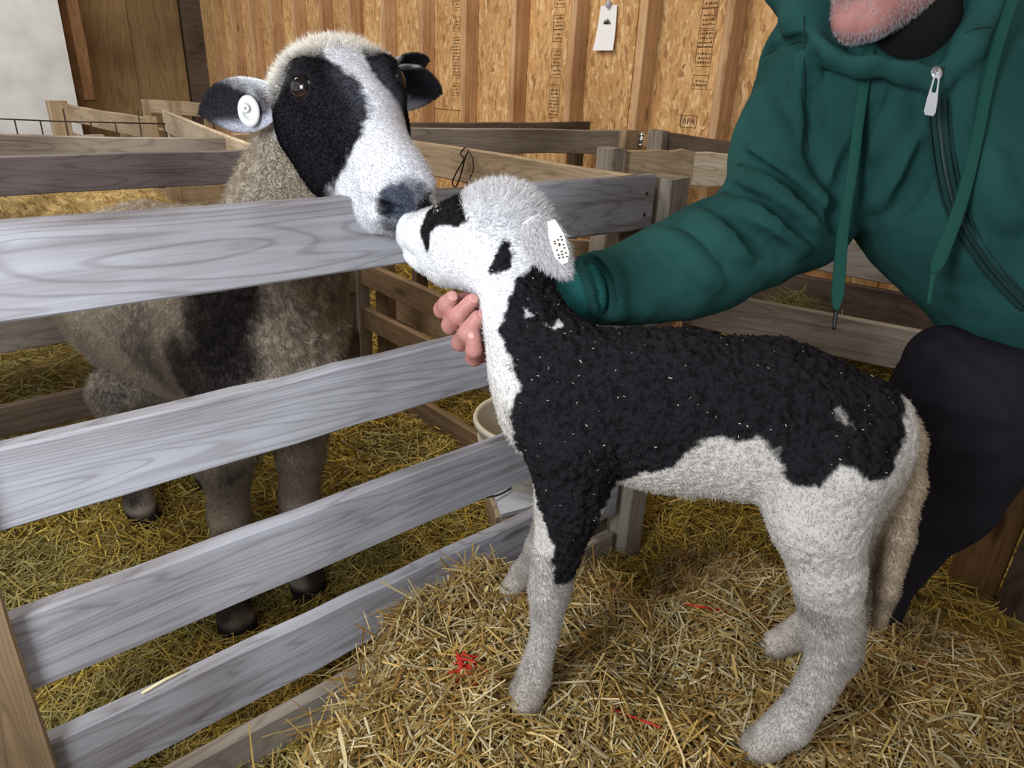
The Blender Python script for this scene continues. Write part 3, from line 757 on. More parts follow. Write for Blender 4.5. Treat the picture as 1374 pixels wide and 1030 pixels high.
def strands(name, P, N, Ls, Wd, cols, parent=None, lift=0.25, label=None, cat=None, mat='straw', along=None):
    """bent stalks of three-sided section lying on a surface"""
    n = len(P)
    th = rng.uniform(0, 2 * math.pi, n)
    T = np.stack([np.cos(th), np.sin(th), np.zeros(n)], 1)
    if along is not None: T = T * 0.6 + along; T /= np.linalg.norm(T, axis=1, keepdims=True)
    T = T - N * (T * N).sum(1, keepdims=True) + N * rng.normal(0, lift, (n, 1)); T /= np.linalg.norm(T, axis=1, keepdims=True)
    B = np.cross(T, N); B /= np.maximum(np.linalg.norm(B, axis=1, keepdims=True), 1e-9); U = np.cross(B, T)
    bend = rng.normal(0, 0.07, (n, 1)) * Ls[:, None] * B + rng.normal(0, 0.04, (n, 1)) * Ls[:, None] * U
    ends = [P - T * Ls[:, None] / 2, P + bend, P + T * Ls[:, None] / 2]
    vs_ = []
    flat = rng.uniform(0.35, 1.0, (n, 1))
    for k, E in enumerate(ends):
        for j in range(3):
            a = 2 * math.pi * j / 3
            vs_.append(E + (B * math.cos(a) + U * math.sin(a) * flat) * (Wd[:, None] * (1, 1, 0.7)[k]))
    V = np.stack(vs_, 1).reshape(-1, 3)
    q = np.array([[k * 3 + j, k * 3 + (j + 1) % 3, (k + 1) * 3 + (j + 1) % 3, (k + 1) * 3 + j] for k in range(2) for j in range(3)])
    F = (np.arange(n)[:, None, None] * 9 + q[None]).reshape(-1, 4)
    o = world_mesh(name, V, F, M[mat], parent, cols=np.repeat(cols, 9, 0), smooth=False)
    o['kind'] = 'stuff'
    return tag(o, label, cat)
def in_view(P, mx=0.3, my=0.25):
    x, y, d = pix(P)
    return (d > 0.05) & (x > -1374 * mx) & (x < 1374 * (1 + mx)) & (y > -1030 * my) & (y < 1030 * (1 + my))
bv, bf = grid_mesh(-0.45, 1.45, -0.75, 1.0, 0.02, height)
keep = (bv[bf][:, :, 2] > 0.004).any(1); bf = bf[keep]
used = np.unique(bf); remap = np.zeros(len(bv), int); remap[used] = np.arange(len(used)); bv = bv[used]; bf = remap[bf]
bale = world_mesh('straw_bale', bv, bf, plain('bale_core', srgb(112, 84, 38), 0.9, noise=0.5, nscale=60, bump=0.6, bscale=90), None, np.array([0.45, 0.3, 0.0]))
tag(bale, 'loose golden straw bale that the lamb stands on', 'straw bale')
def height_n(xy, fn, e=0.008):
    h = fn(xy); hx = fn(xy + [e, 0]); hy = fn(xy + [0, e])
    n = np.stack([-(hx - h) / e, -(hy - h) / e, np.ones(len(xy))], 1); n /= np.linalg.norm(n, axis=1, keepdims=True)
    return h, n
xy = rng.uniform((-0.4, -0.3), (1.4, 0.92), (90000, 2))
h, n = height_n(xy, height); m = h > 0.02
xy, h, n = xy[m], h[m], n[m]
P = np.concatenate([xy, h[:, None]], 1) + n * rng.uniform(-0.006, 0.02, (len(xy), 1))
m = in_view(P, .2, .2); P, n = P[m], n[m]
sel = rng.permutation(len(P))[:34000]; P, n = P[sel], n[sel]
patch = vnoise(P, 7, 77)
strands('loose_straw', P, n, rng.uniform(0.025, 0.09, len(P)) * np.where(rng.random(len(P)) < .1, 1.6, 1), rng.uniform(0.0006, 0.0017, len(P)) * np.where(rng.random(len(P)) < .12, 1.7, 1), straw_cols(len(P), 'bale') * (0.9 + 0.25 * patch[:, None]), bale, lift=0.22)
# long stalks sticking out over the edge of the bale
k = 560
t = rng.random(k); e0, e1 = np.array([0.02, 0.50]), np.array([0.56, 0.83])
xy = e0 + (e1 - e0) * t[:, None] + rng.normal(0, 0.03, (k, 2)); hh = np.maximum(height(xy), 0.2)
P = np.concatenate([xy, hh[:, None] + rng.uniform(-.05, .03, (k, 1))], 1)
al = np.tile(np.array([[-0.5, 0.7, 0.45]]), (k, 1)); nn = np.tile(unit(np.array([-0.4, 0.3, 0.9])), (k, 1))
strands('stray_stalks', P, nn, rng.uniform(0.06, 0.15, k), rng.uniform(0.0008, 0.0017, k), straw_cols(k, 'bale') * 1.1, bale, lift=0.35, along=al)
# bedding on the barn floor
bx, bfc = grid_mesh(-1.6, 2.44, -0.5, 5.6, 0.06, bed_h)
bed = world_mesh('ground_straw', bx, bfc, plain('bedding_base', srgb(120, 98, 44), 0.9, noise=0.55, nscale=50, bump=0.6, bscale=80), None, np.array([0.5, 2.0, 0.0]))
tag(bed, 'yellow trampled straw bedding over the pen floor', 'straw', kind='stuff')
xy = np.concatenate([rng.uniform((-1.2, -0.3), (2.38, 5.2), (120000, 2)), rng.uniform((-0.4, 0.3), (2.3, 2.2), (120000, 2))])
h, n = height_n(xy, bed_h)
P = np.concatenate([xy, h[:, None]], 1) + n * rng.uniform(-0.004, 0.022, (len(xy), 1))
d = np.linalg.norm(P - EYE, axis=1)
m = in_view(P, .25, .2) & (rng.random(len(P)) < np.clip(1.8 / d, 0, 1) ** 0.8) & (height(xy) < 0.12)
P, n, d = P[m], n[m], d[m]
sel = rng.permutation(len(P))[:85000]; P, n, d = P[sel], n[sel], d[sel]
green = sstep(0.0, 0.6, vnoise(P, 3.0, 55) + 0.35 - P[:, 0] * 0.6)[:, None]
cc = straw_cols(len(P), 'pen'); cc = cc * (1 - 0.75 * green) + 0.75 * green * straw_cols(len(P), 'hay')
strands('bedding_stalks', P, n, rng.uniform(0.03, 0.11, len(P)), rng.uniform(0.0008, 0.0016, len(P)) * np.clip(d / 1.4, 1, 2), cc * 1.1, bed, lift=0.2)
# hay left in the feeder
a, b, nrm, wdt = FEED
k = 900; t = np.clip(rng.normal(0.36, 0.10, k), 0, 1); u = rng.uniform(0.15, 0.75, k)
P = a + (b - a) * t[:, None] + nrm * (wdt * u)[:, None] + np.stack([np.zeros(k), np.zeros(k), -0.075 + 0.07 * rng.random(k) * np.exp(-((t - 0.36) / 0.08) ** 2)], 1)
strands('hay_wisp', P, np.tile([0, 0, 1.0], (k, 1)), rng.uniform(0.05, 0.14, k), rng.uniform(0.0007, 0.0013, k), straw_cols(k, 'hay'), None, lift=0.3, label='thin wisp of pale hay lying in the dark feeder', cat='hay')
# ------------------------------------------------------------------ the lamb
LW = at(740, 430, 0.75); LR = at(1225, 600, 0.70)
la = unit((LW - LR) * np.array([1, 1, 0])); lz = np.array([0, 0, 1.0])
ls = np.array([-la[1], la[0], 0.0]); ls = ls if ls @ (EYE - LW) > 0 else -ls      # towards the camera side
def LP(px, py, off=0.0): return on_plane(px, py, LW + ls * off, ls)
def scale_at(P): return ((P - EYE) @ ROT)[2] / FOC                                   # metres per pixel at that point
def rc(pts):
    P = [LP(x, y, o) for x, y, o, r in pts]; return P, [r * scale_at(p) for p, (x, y, o, r) in zip(P, pts)]
lamb = Body()
SQ = (ls, 0.84)
P, R = rc([(772, 535, 0, 100), (900, 548, 0, 99), (1030, 558, 0, 96), (1135, 588, 0, 88)])
lamb.chain(P, R, 0.03, 1, SQ)
P, R = rc([(1000, 600, 0, 70), (880, 580, 0, 72)]); lamb.chain(P, R, 0.03, 1, SQ)
P, R = rc([(745, 535, 0.0, 72), (724, 480, -0.02, 62), (702, 425, -0.045, 46), (683, 374, -0.07, 42)]); lamb.chain(P, R, 0.03)
# head
HC = [LP(668, 312, -0.10), LP(628, 322, -0.125), LP(572, 322, -0.15)]
def hp(x, y, o, r): p = LP(x, y, o); return p, r * scale_at(p)
for seq, k in (([(672, 312, -.100, 62), (630, 318, -.12, 52)], .02), ([(630, 318, -.12, 50), (578, 316, -.143, 33)], .02), ([(578, 316, -.143, 33), (556, 312, -.150, 24)], .012),
            ([(650, 350, -.085, 42), (600, 354, -.125, 28)], .02), ([(600, 354, -.125, 27), (563, 346, -.146, 15)], .012), ([(690, 350, -.08, 45), (670, 330, -.10, 50)], .03)):
    q = [hp(*t) for t in seq]; lamb.chain([t[0] for t in q], [t[1] for t in q], k)
q0, q1 = hp(551, 300, -.152, 16), hp(549, 306, -.150, 15); lamb.add(q0[0], q1[0], q0[1], q1[1], 0.006)
q0, q1 = hp(544, 320, -.150, 12), hp(556, 330, -.145, 14); lamb.add(q0[0], q1[0], q0[1], q1[1], 0.006)          # upper lip
q0, q1 = hp(551, 343, -.145, 10), hp(570, 354, -.138, 13); lamb.add(q0[0], q1[0], q0[1], q1[1], 0.006)          # lower lip
m0, m1 = hp(530, 331, -.135, 3.2), hp(556, 346, -.122, 3.2); lamb.add(m0[0], m1[0], m0[1], m1[1], 0.004, -1)        # mouth line
# nostril
nn0 = hp(545, 318, -.135, 3.0); lamb.add(nn0[0], nn0[0] + lz * .002, nn0[1], nn0[1], 0.004, -1)
# front legs
P, R = rc([(772, 590, 0.035, 70), (765, 668, 0.045, 43), (745, 745, 0.048, 31), (737, 790, 0.048, 26), (731, 850, 0.048, 17), (717, 905, 0.050, 21), (703, 936, 0.052, 25)])
lamb.chain(P[:3], R[:3], 0.018); lamb.chain(P[2:], R[2:], 0.007)
fl = on_z(693, 786, BH + 0.02)
P = [LP(765, 590, -0.035), LP(752, 680, -0.05), LP(728, 735, -0.09), fl + np.array([.01, -.004, .025]), fl + np.array([-.006, .008, -.012])]; lamb.chain(P, [.050, .030, .021, .017, .019], 0.015)
# hind legs
P, R = rc([(1112, 625, 0.032, 82), (1096, 690, 0.042, 60), (1110, 765, 0.046, 47), (1116, 835, 0.046, 36), (1118, 872, 0.046, 30), (1092, 925, 0.048, 24), (1060, 970, 0.050, 26), (1018, 1000, 0.052, 23)])
lamb.chain(P[:3], R[:3], 0.02); lamb.chain(P[2:], R[2:], 0.008)
q0, q1 = hp(1140, 845, .044, 15), hp(1136, 876, .044, 14); lamb.add(q0[0], q1[0], q0[1], q1[1], 0.012)          # hock point
fh = on_z(1050, 864, BH + 0.015)
P = [LP(1140, 620, -0.035), LP(1150, 710, -0.05), LP(1140, 790, -0.06), fh + np.array([.05, -.03, .07]), fh + np.array([0.02, -.012, .02]), fh + np.array([-.01, .008, 0])]; lamb.chain(P, [.07, .046, .034, .022, .020, .019], 0.015)
# tail
P, R = rc([(1192, 562, 0.0, 28), (1220, 590, 0.005, 17), (1222, 650, 0.008, 16), (1207, 720, 0.008, 16), (1190, 790, 0.006, 13), (1178, 835, 0.004, 8)])
lamb.chain(P, R, 0.008); TAIL = P
# navel
q0, q1 = hp(905, 645, .0, 10), hp(925, 664, .02, 5); lamb.add(q0[0], q1[0], q0[1], q1[1], .01)
LV, LF = lamb.mesh(0.0026); LF, LN = fix_orient(LV, LF)
LV = relax(LV, LF, 1)
# coat pattern, laid out on the animal's own side plane
def side2(P, off=None): d = P - LW; return np.stack([d @ la, d[:, 2]], 1)
def poly2(lst, off): return side2(np.array([LP(x, y, off) for x, y in lst]))
saddle = [(652, 462), (662, 430), (664, 398), (690, 376), (722, 370), (745, 392), (758, 412), (800, 405), (950, 420), (1120, 450), (1230, 520), (1222, 585), (1196, 622), (1165, 624), (1140, 604), (1118, 601),
          (1092, 624), (1066, 633), (1046, 621), (1040, 588), (1012, 574), (985, 581), (962, 571), (942, 571), (925, 588), (902, 611), (872, 622), (846, 640), (826, 646), (806, 690), (792, 735), (776, 778), (746, 765), (749, 722), (736, 672), (714, 640), (688, 582), (690, 545), (696, 512), (682, 492), (672, 474)]
pol = poly2(saddle, 0.05)
S2 = side2(LV)
nz3 = fbm(LV, 55, 4) * 0.004 + fbm(LV, 190, 8) * 0.0022
sd = poly_sd(S2, pol) + nz3
blk = 1 - sstep(-0.002, 0.003, sd)
def spot(px, py, off, r, P=LV, rx=None):
    c = LP(px, py, off); return 1 - sstep(-0.003, 0.003, np.linalg.norm(P - c, axis=1) - r + 2.2 * nz3)
# speckles of white on the neck, a black wedge below the ear, the dark patch round the eye
wedge = 1 - sstep(-0.002, 0.002, poly_sd(S2, poly2([(657, 362), (674, 318), (686, 328), (692, 358), (670, 364)], -0.04)) + nz3)
eyep = 1 - sstep(-0.0015, 0.0015, poly_sd(S2, poly2([(568, 342), (556, 318), (560, 290), (576, 268), (594, 260), (616, 269), (642, 291), (626, 300), (590, 300), (578, 312), (574, 335)], -0.085)) + nz3 * .6)
near = ((LV - LW) @ ls) > -0.145
blk = np.maximum(blk, np.maximum(wedge, eyep * near))
for px, py, r in ((722, 414, .010), (712, 418, .006), (748, 420, .005), (752, 428, .004)): blk = blk * (1 - spot(px, py, 0.012, r))
for px, py in ((1138, 512), (1130, 560)): blk = blk * (1 - 0.5 * spot(px, py, .06, .006))
lowz = sstep(BH + 0.10, BH + 0.02, LV[:, 2])
warm = sstep(0.0, -0.12, S2[:, 0] + 0.30) * 0.6 * sstep(0.0, -0.1, S2[:, 1] + 0.02)
body_w = np.array(srgb(192, 187, 181)); head_w = np.array(srgb(236, 236, 238)); tan = np.array(srgb(176, 158, 136)); black = np.array([0.0135, 0.012, 0.014])
headk = sstep(-0.02, 0.06, S2[:, 0] + 0.02)[:, None] * sstep(-0.12, 0.02, S2[:, 1])[:, None]
LC = body_w * (1 - headk) + head_w * headk
LC = LC * (1 - 0.3 * lowz[:, None]) + tan * 0.3 * lowz[:, None]
LC = LC * (1 - 0.5 * warm[:, None]) + tan * 0.5 * warm[:, None]
tl = spline(TAIL, 40)[6:]
tailm = sstep(0.010, 0.0, np.min([np.linalg.norm(LV - q, axis=1) - 0.016 for q in tl], axis=0))
LC = LC * (1 - tailm[:, None] * .75) + np.array(srgb(178, 158, 130)) * tailm[:, None] * .75
dirt = np.clip(fbm(LV, 40, 91), 0, 1)[:, None] * sstep(-0.1, -0.3, S2[:, 1])[:, None] * 0.5
LC = LC * (1 - dirt) + np.array(srgb(120, 110, 104)) * dirt
LC = LC * (1 - blk[:, None]) + black * blk[:, None]
# crimped fleece on the body and neck: raised curls
fle = sstep(-0.30, -0.20, S2[:, 1]) * (1 - headk[:, 0])
fle = np.maximum(fle * sstep(0.24, 0.16, S2[:, 0]), blk * (S2[:, 0] < 0.12)) * sstep(-0.34, -0.26, S2[:, 1] + 0.15 * blk)
warp = LV + 0.004 * np.stack([vnoise(LV, 90, s) for s in (1, 2, 3)], 1)
fle = fle * (1 - tailm)
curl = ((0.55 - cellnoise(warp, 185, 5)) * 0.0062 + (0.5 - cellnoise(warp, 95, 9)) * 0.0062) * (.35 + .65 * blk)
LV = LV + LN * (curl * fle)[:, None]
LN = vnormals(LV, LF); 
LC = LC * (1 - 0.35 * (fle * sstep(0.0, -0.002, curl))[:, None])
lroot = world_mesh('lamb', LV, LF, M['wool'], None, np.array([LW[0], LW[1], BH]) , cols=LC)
tag(lroot, 'black and white lamb standing on the straw bale, chin held up by the hand', 'lamb')
comb = np.tile(np.array([0, 0, -0.9]), (len(LV), 1)) - la * 0.3
hd = headk[:, 0] > 0.5
comb[hd] = -la * 1.1 + np.array([0, 0, 0.1])
fluff = sstep(0.05, 0.02, np.linalg.norm(LV - LP(690, 268, -.10), axis=1) - 0.03)
comb = comb * (1 - fluff[:, None] * .7)
wl = blk[:, None] < 0.5
dens = np.where(fle > 0.5, 0.22, 1.0) * (1 - eyep * .3)
muz = sstep(.055, .03, np.linalg.norm(LV - LP(548, 322, -.14), axis=1))
leng = np.where(fle > 0.5, 0.0032, 0.0046) * (1 - .6 * muz) * (1 - .3 * sstep(BH + .16, BH + .08, LV[:, 2])) + 0.009 * fluff + 0.004 * sstep(0.03, 0, np.abs(S2[:, 0] - 0.02)) * (S2[:, 1] > -.14) * (1 - blk)
fur('coat_hair', lroot, LV, LF, LN, 150000, dens, leng, comb, LC, M['fur'], width=0.00075, curl=0.3, jit=0.35)
# bits of straw dust caught in the black fleece
kk = rng.choice(np.where((blk > .9) & (fle > .5))[0], 190)
P = LV[kk] + LN[kk] * 0.001
strands('straw_dust', P, LN[kk], rng.uniform(0.0008, 0.0032, len(kk)), rng.uniform(0.0002, 0.0004, len(kk)), np.tile(np.array(srgb(225, 222, 210)), (len(kk), 1)), lroot)

def ear_mesh(base, tip, face, width, cup=0.35, thick=0.004, n=18, m=13, fold=0.0, wide_at=0.45):
    """a cupped leaf: outer and inner skins joined along the rim; returns verts, quads, along 0..1, side -1..1, inner flag"""
    base, tip = np.asarray(base, float), np.asarray(tip, float)
    x = tip - base; L = np.linalg.norm(x); x /= L
    z = unit(face - x * (np.asarray(face) @ x)); y = np.cross(z, x)
    V, U, S, I = [], [], [], []
    for inner in (0, 1):
        for i in range(n):
            t = i / (n - 1)
            w = width / 2 * (max(1e-3, math.sin(math.pi * min(1, (t * 0.93 + 0.07)) ** (math.log(0.5) / math.log(wide_at)))) ** 0.75) * (1 if t < .97 else .55)
            for j in range(m):
                s = -1 + 2 * j / (m - 1)
                a = s * (0.5 + cup * 1.6)
                c = w * math.sin(a) / max(0.5 + cup * 1.6, 1) * 1.15 if cup > .2 else w * s
                h = (1 - math.cos(a)) * w * cup * 2.2
                p = base + x * L * t + y * c + z * (h + fold * t * t * L) + (z * thick * (1 - s * s) ** .5 if inner else -z * thick * 0.2)
                V.append(p); U.append(t); S.append(s); I.append(inner)
    F = []
    for k in (0, 1):
        for i in range(n - 1):
            for j in range(m - 1):
                q = [k * n * m + i * m + j, k * n * m + (i + 1) * m + j, k * n * m + (i + 1) * m + j + 1, k * n * m + i * m + j + 1]
                F.append(q if k else q[::-1])
    B = n * m
    for i in range(n - 1):
        F.append([i * m, (i + 1) * m, B + (i + 1) * m, B + i * m]); F.append([B + i * m + m - 1, B + (i + 1) * m + m - 1, (i + 1) * m + m - 1, i * m + m - 1])
    for j in range(m - 1):
        e = (n - 1) * m; F.append([e + j, e + j + 1, B + e + j + 1, B + e + j])
    return np.array(V), np.array(F), np.array(U), np.array(S), np.array(I)
# hanging ear on the near side, and the one on the far side
eb, et = LP(712, 292, -.028), LP(760, 368, 0.0)
v, f, u, s, inn = ear_mesh(eb, et, -ls * 0.8 + la * 0.35 - np.array([0, 0, 0.25]), 0.044, cup=0.3, thick=0.003, wide_at=0.42)
ec = np.tile(np.array(srgb(226, 224, 226)), (len(v), 1)); ec[(inn == 0)] = srgb(230, 228, 230)
ear = world_mesh('ear', v, f, M['skin_fur'], lroot, cols=ec)
fn = vnormals(v, f)
fur('ear_hair', ear, v, f, fn, 6000, np.ones(len(v)), np.full(len(v), .010), np.tile(unit(et - eb) * 1.3, (len(v), 1)), ec, M['fur'], width=.0007)
eb2, et2 = LP(690, 275, -.17), LP(735, 350, -.215)
v, f, u, s, inn = ear_mesh(eb2, et2, -ls * 0.75 - la * 0.6, 0.040, cup=0.3, thick=0.003)
ear2 = world_mesh('ear', v, f, M['skin_fur'], lroot, cols=np.tile(np.array(srgb(226, 224, 226)), (len(v), 1)))
# its tag: a white plastic flag with rows of tiny marks
t0, t1 = LP(739, 296, 0.018), LP(756, 354, 0.026)
x = unit(t1 - t0); zf = unit(ls * 0.8 - la * 0.5 - x * ((ls * 0.8 - la * 0.5) @ x)); y = np.cross(zf, x); L = np.linalg.norm(t1 - t0)
out = [(0, -.004), (0, .004), (.35, .0085), (.8, .0085), (1.0, .004), (1.0, -.002), (.8, -.007), (.35, -.007)]
V = [t0 + x * a * L + y * b + zf * c for c in (0.0, 0.0016) for a, b in out]
fs = [np.array([list(range(7, -1, -1)), list(range(8, 16))]), np.array([[i, (i + 1) % 8, 8 + (i + 1) % 8, 8 + i] for i in range(8)])]
etag = world_mesh('ear_tag', V, fs, M['plastic'], lroot, smooth=False); etag['label'] = 'white plastic ear tag'
V, F = [], []
r0 = np.random.default_rng(5)
for a in np.linspace(.38, .84, 8):
    for b in (-.004, 0.0, .004):
        if r0.random() < .75:
            p = t0 + x * (a + r0.normal(0, .01)) * L + y * b + zf * 0.0019; n_ = len(V)
            V += [p, p + x * .0016, p + x * .0016 + y * .0022, p + y * .0022]; F.append([n_, n_ + 1, n_ + 2, n_ + 3])
world_mesh('printed_marks', V, np.array(F), M['fadedink'], etag, smooth=False)
# eye, half closed, inside the dark patch
pe = lamb.hit(589, 283)
if pe is not None:
    v, f = blob(pe + ray(589, 283) * 0.004, (.0075, .0075, .0075)); world_mesh('eye', v, f, M['eye'], lroot)
# ------------------------------------------------------------------ the ewe, reaching her head over the gate
EA = np.array([0.517, 0.999, 1.142]); ES = 1.1
ef, el, en = np.array([-0.0592, -0.8184, -0.5716]), np.array([0.9858, -0.1381, 0.0955]), np.array([-0.1571, -0.5578, 0.815])
LATS = 1.12
def H(t, l, n): return EA + (ef * t + el * l * LATS + en * n) * ES
ewe = Body()
def hadd(p, q, ra, rb, k=0.02, op=1, sq=None): ewe.add(H(*p), H(*q), ra * ES, rb * ES, k, op, sq)
# trunk, neck
c0, c1, c2 = at(345, 440, 1.31), at(285, 412, 1.52), at(212, 394, 1.75)
ewe.chain([c0, c1, c2], [.150, .200, .220], .05)
ewe.add(at(362, 500, 1.30), at(355, 380, 1.27), .115, .10, .06)
ewe.chain([at(365, 400, 1.27), at(388, 300, 1.20), at(412, 205, 1.13)], [.125, .098, .085], .05)
# head
hadd((.045, 0, -.065), (.10, 0, -.06), .062, .054, .03)
for s in (-1, 1): hadd((.050, .030 * s, -.070), (.10, .024 * s, -.085), .048, .044, .03)
hadd((.10, 0, -.055), (.225, 0, -.052), .050, .042, .03)
for s in (-1, 1):
    hadd((.075, .034 * s, -.095), (.125, .026 * s, -.115), .048, .042, .03)
    hadd((.125, .024 * s, -.11), (.215, .012 * s, -.088), .036, .024, .025)
    hadd((.062, .047 * s, -.022), (.100, .044 * s, -.030), .022, .018, .018)
    hadd((.243, .018 * s, -.050), (.250, .020 * s, -.064), .026, .024, .012)
    hadd((.200, .026 * s, -.085), (.236, .020 * s, -.088), .028, .025, .015)
hadd((.22, 0, -.055), (.254, 0, -.062), .042, .030, .02)
hadd((.19, 0, -.118), (.230, 0, -.112), .028, .022, .015)
hadd((.05, 0, -.10), (.13, 0, -.135), .050, .030, .03)
for s in (-1, 1):
    hadd((.272, .010 * s, -.050), (.258, .037 * s, -.050), .0055, .0080, .007, -1)                     # nostril slits
    hadd((.264, .004 * s, -.100), (.212, .046 * s, -.104), .0032, .0036, .005, -1)                     # mouth line
    hadd((.078, .070 * s, -.020), (.088, .067 * s, -.022), .012, .011, .008, -1)                       # eye sockets
hadd((.285, 0, -.058), (.276, 0, -.092), .004, .004, .006, -1)
# legs
def leg_chain(pts, rs, k=.02): ewe.chain(pts, rs, k)
fL, fR, bL, bR = on_z(322, 858, 0), on_z(416, 806, 0), on_z(198, 712, 0), on_z(198, 712, 0) + np.array([.19, .06, 0])
leg_chain([at(330, 540, 1.38), at(303, 625, 1.43), at(308, 690, 1.51), fL + [.0, .02, .14], fL + [.0, .004, .05], fL + [0, -.012, .02]], [.085, .047, .040, .029, .033, .034])
leg_chain([at(395, 520, 1.40), at(404, 600, 1.50), at(402, 670, 1.60), fR + [-.004, .02, .14], fR + [0, .006, .05], fR + [0, -.012, .02]], [.085, .050, .042, .030, .034, .035])
for foot, sh in ((bL, at(245, 500, 1.72)), (bR, at(262, 520, 1.80))):
    leg_chain([sh, foot + [.01, .06, .36], foot + [0, .07, .22], foot + [0, .03, .06], foot + [0, -.01, .02]], [.10, .060, .036, .032, .034])
# short tail
leg_chain([at(150, 370, 1.9), at(150, 450, 1.97)], [.05, .03])
EV, EF = ewe.mesh(0.0042); EF, EN = fix_orient(EV, EF); EV = relax(EV, EF, 1)
Q = (EV - EA) / ES; qt, ql, qn = Q @ ef, Q @ el / LATS, Q @ en
headm = sstep(-0.03, 0.03, qt + 0.25 * (qn + .12)) * (np.abs(ql) < .2) * (qn > -.24) * sstep(.23, .17, np.linalg.norm(EV - H(.13, 0, -.07), axis=1))
nE = fbm(EV, 40, 14) * .006 + fbm(EV, 130, 15) * .003
wool_c = np.array(srgb(172, 160, 144)); grey_c = np.array(srgb(112, 102, 96)); dark_c = np.array(srgb(52, 46, 46)); white_c = np.array(srgb(236, 236, 240)); blk_c = np.array([.020, .018, .022]); nose_c = np.array(srgb(62, 68, 82))
EC = np.tile(wool_c, (len(EV), 1)) * (0.92 + 0.14 * fbm(EV, 12, 2))[:, None]
def espot(px, py, r, soft=.03, col=dark_c, st=0.9):
    global EC
    c = ewe.hit(px, py, .6, 2.6)
    if c is None: return
    m = (1 - sstep(-soft, soft, np.linalg.norm(EV - c, axis=1) - r + 1.6 * nE + .035 * fbm(EV, 16, 61)))[:, None] * st
    EC = EC * (1 - m) + col * m
for px, py, r in ((285, 430, .075), (262, 500, .085), (310, 400, .06), (300, 470, .06)): espot(px, py, r)
for px, py, r in ((195, 480, .06), (205, 530, .05), (150, 530, .05)): espot(px, py, r, .05, grey_c)
espot(440, 400, .07, .06, np.array(srgb(120, 98, 74)), .8)
# legs: dark with pale cannon patches
lg = sstep(.40, .30, EV[:, 2])
lcol = np.array(srgb(64, 56, 52)); m = (lg * (0.35 + 0.65 * sstep(-.2, .3, fbm(EV, 9, 40))))[:, None]
EC = EC * (1 - m) + lcol * m
for p, r in ((at(312, 690, 1.48), .05), (at(404, 620, 1.48), .085), (at(403, 670, 1.56), .05)):
    m = (1 - sstep(-.02, .03, np.linalg.norm(EV - p, axis=1) - r))[:, None] * .9
    EC = EC * (1 - m) + np.array(srgb(160, 146, 130)) * m
hf_ = sstep(.07, .05, EV[:, 2])[:, None]; EC = EC * (1 - hf_) + np.array(srgb(38, 34, 32)) * hf_
# head markings: dark cheeks, white blaze and muzzle, slate nose
bwn = np.interp(qt, [-.02, .03, .06, .10, .13, .155, .18, .20, .23], [.024, .022, .014, .006, .003, .006, .022, .05, .2])
bwf = np.interp(qt, [-.02, .03, .06, .10, .13, .15], [.026, .026, .024, .028, .045, .2])
bw = np.where(ql < 0, bwn, bwf)
cheek = sstep(-.004, .004, np.abs(ql) - bw + nE * .8) * sstep(.000, .012, qt + .25 * qn + .012 + nE) * sstep(-.19, -.17, qn) * sstep(.196, .176, qt - .25 * (qn + .06) + nE * 1.2)
HCc = white_c * (1 - cheek[:, None]) + blk_c * cheek[:, None]
grey_edge = sstep(.022, 0, np.abs(np.abs(ql) - bw - .004)) * sstep(.05, .1, qt) * (1 - sstep(.13, .18, qt))
HCc = HCc * (1 - .35 * grey_edge[:, None]) + np.array(srgb(120, 122, 134)) * .35 * grey_edge[:, None]
nosem = .85 * sstep(.252, .268, qt - .30 * np.abs(ql) + .12 * (qn + .06) + nE * .6) * sstep(-.095, -.08, qn)
slit = sstep(.016, .008, np.min([np.linalg.norm(Q - (ef * .264 + el * LATS * .024 * s + en * -.050), axis=1) for s in (-1, 1)], axis=0))
lip = ewe.hit(536, 271, .6, 1.3)
if lip is not None: nosem = np.maximum(nosem, .98 * sstep(.032, .024, np.linalg.norm((EV - lip) * [1, 1, 1.0], axis=1) + nE))
nosem = np.maximum(nosem, .9 * sstep(.024, .016, np.linalg.norm(Q - (ef * .245 + el * LATS * .024 + en * -.100), axis=1) + nE))
HCc = HCc * (1 - nosem[:, None]) + nose_c * nosem[:, None]
HCc = HCc * (1 - .9 * slit[:, None]) + np.array([.01, .01, .013]) * .9 * slit[:, None]
cap = sstep(.045, .02, qt + .35 * np.maximum(-.03 - qn, 0) - .3 * np.abs(ql) + nE) * sstep(-.10, -.06, qn)
HCc = HCc * (1 - cap[:, None]) + np.array(srgb(246, 243, 238)) * cap[:, None]
throat = sstep(-.135, -.16, qn + .1 * (qt - .1))[:, None] * (1 - sstep(.14, .19, qt))[:, None]
HCc = HCc * (1 - throat) + wool_c * throat
EC = EC * (1 - headm[:, None]) + HCc * headm[:, None]
woolm = np.clip(1 - headm + cap, 0, 1) * (1 - sstep(.42, .30, EV[:, 2]))
warp = EV + 0.01 * np.stack([vnoise(EV, 40, s) for s in (4, 5, 6)], 1)
dis = ((0.5 - cellnoise(warp, 60, 3)) * .012 + (0.5 - cellnoise(warp, 26, 6)) * .012 + vnoise(EV, 9, 77) * .008) * woolm * np.where(headm > .3, .5, 1)
EV = EV + EN * dis[:, None]; EN = vnormals(EV, EF)
eroot = world_mesh('ewe', EV, EF, M['wool'], None, np.array([c1[0], c1[1], 0.0]), cols=EC)
tag(eroot, 'grown ewe behind the gate, black cheeks and a white blaze, nose to the lamb', 'sheep')
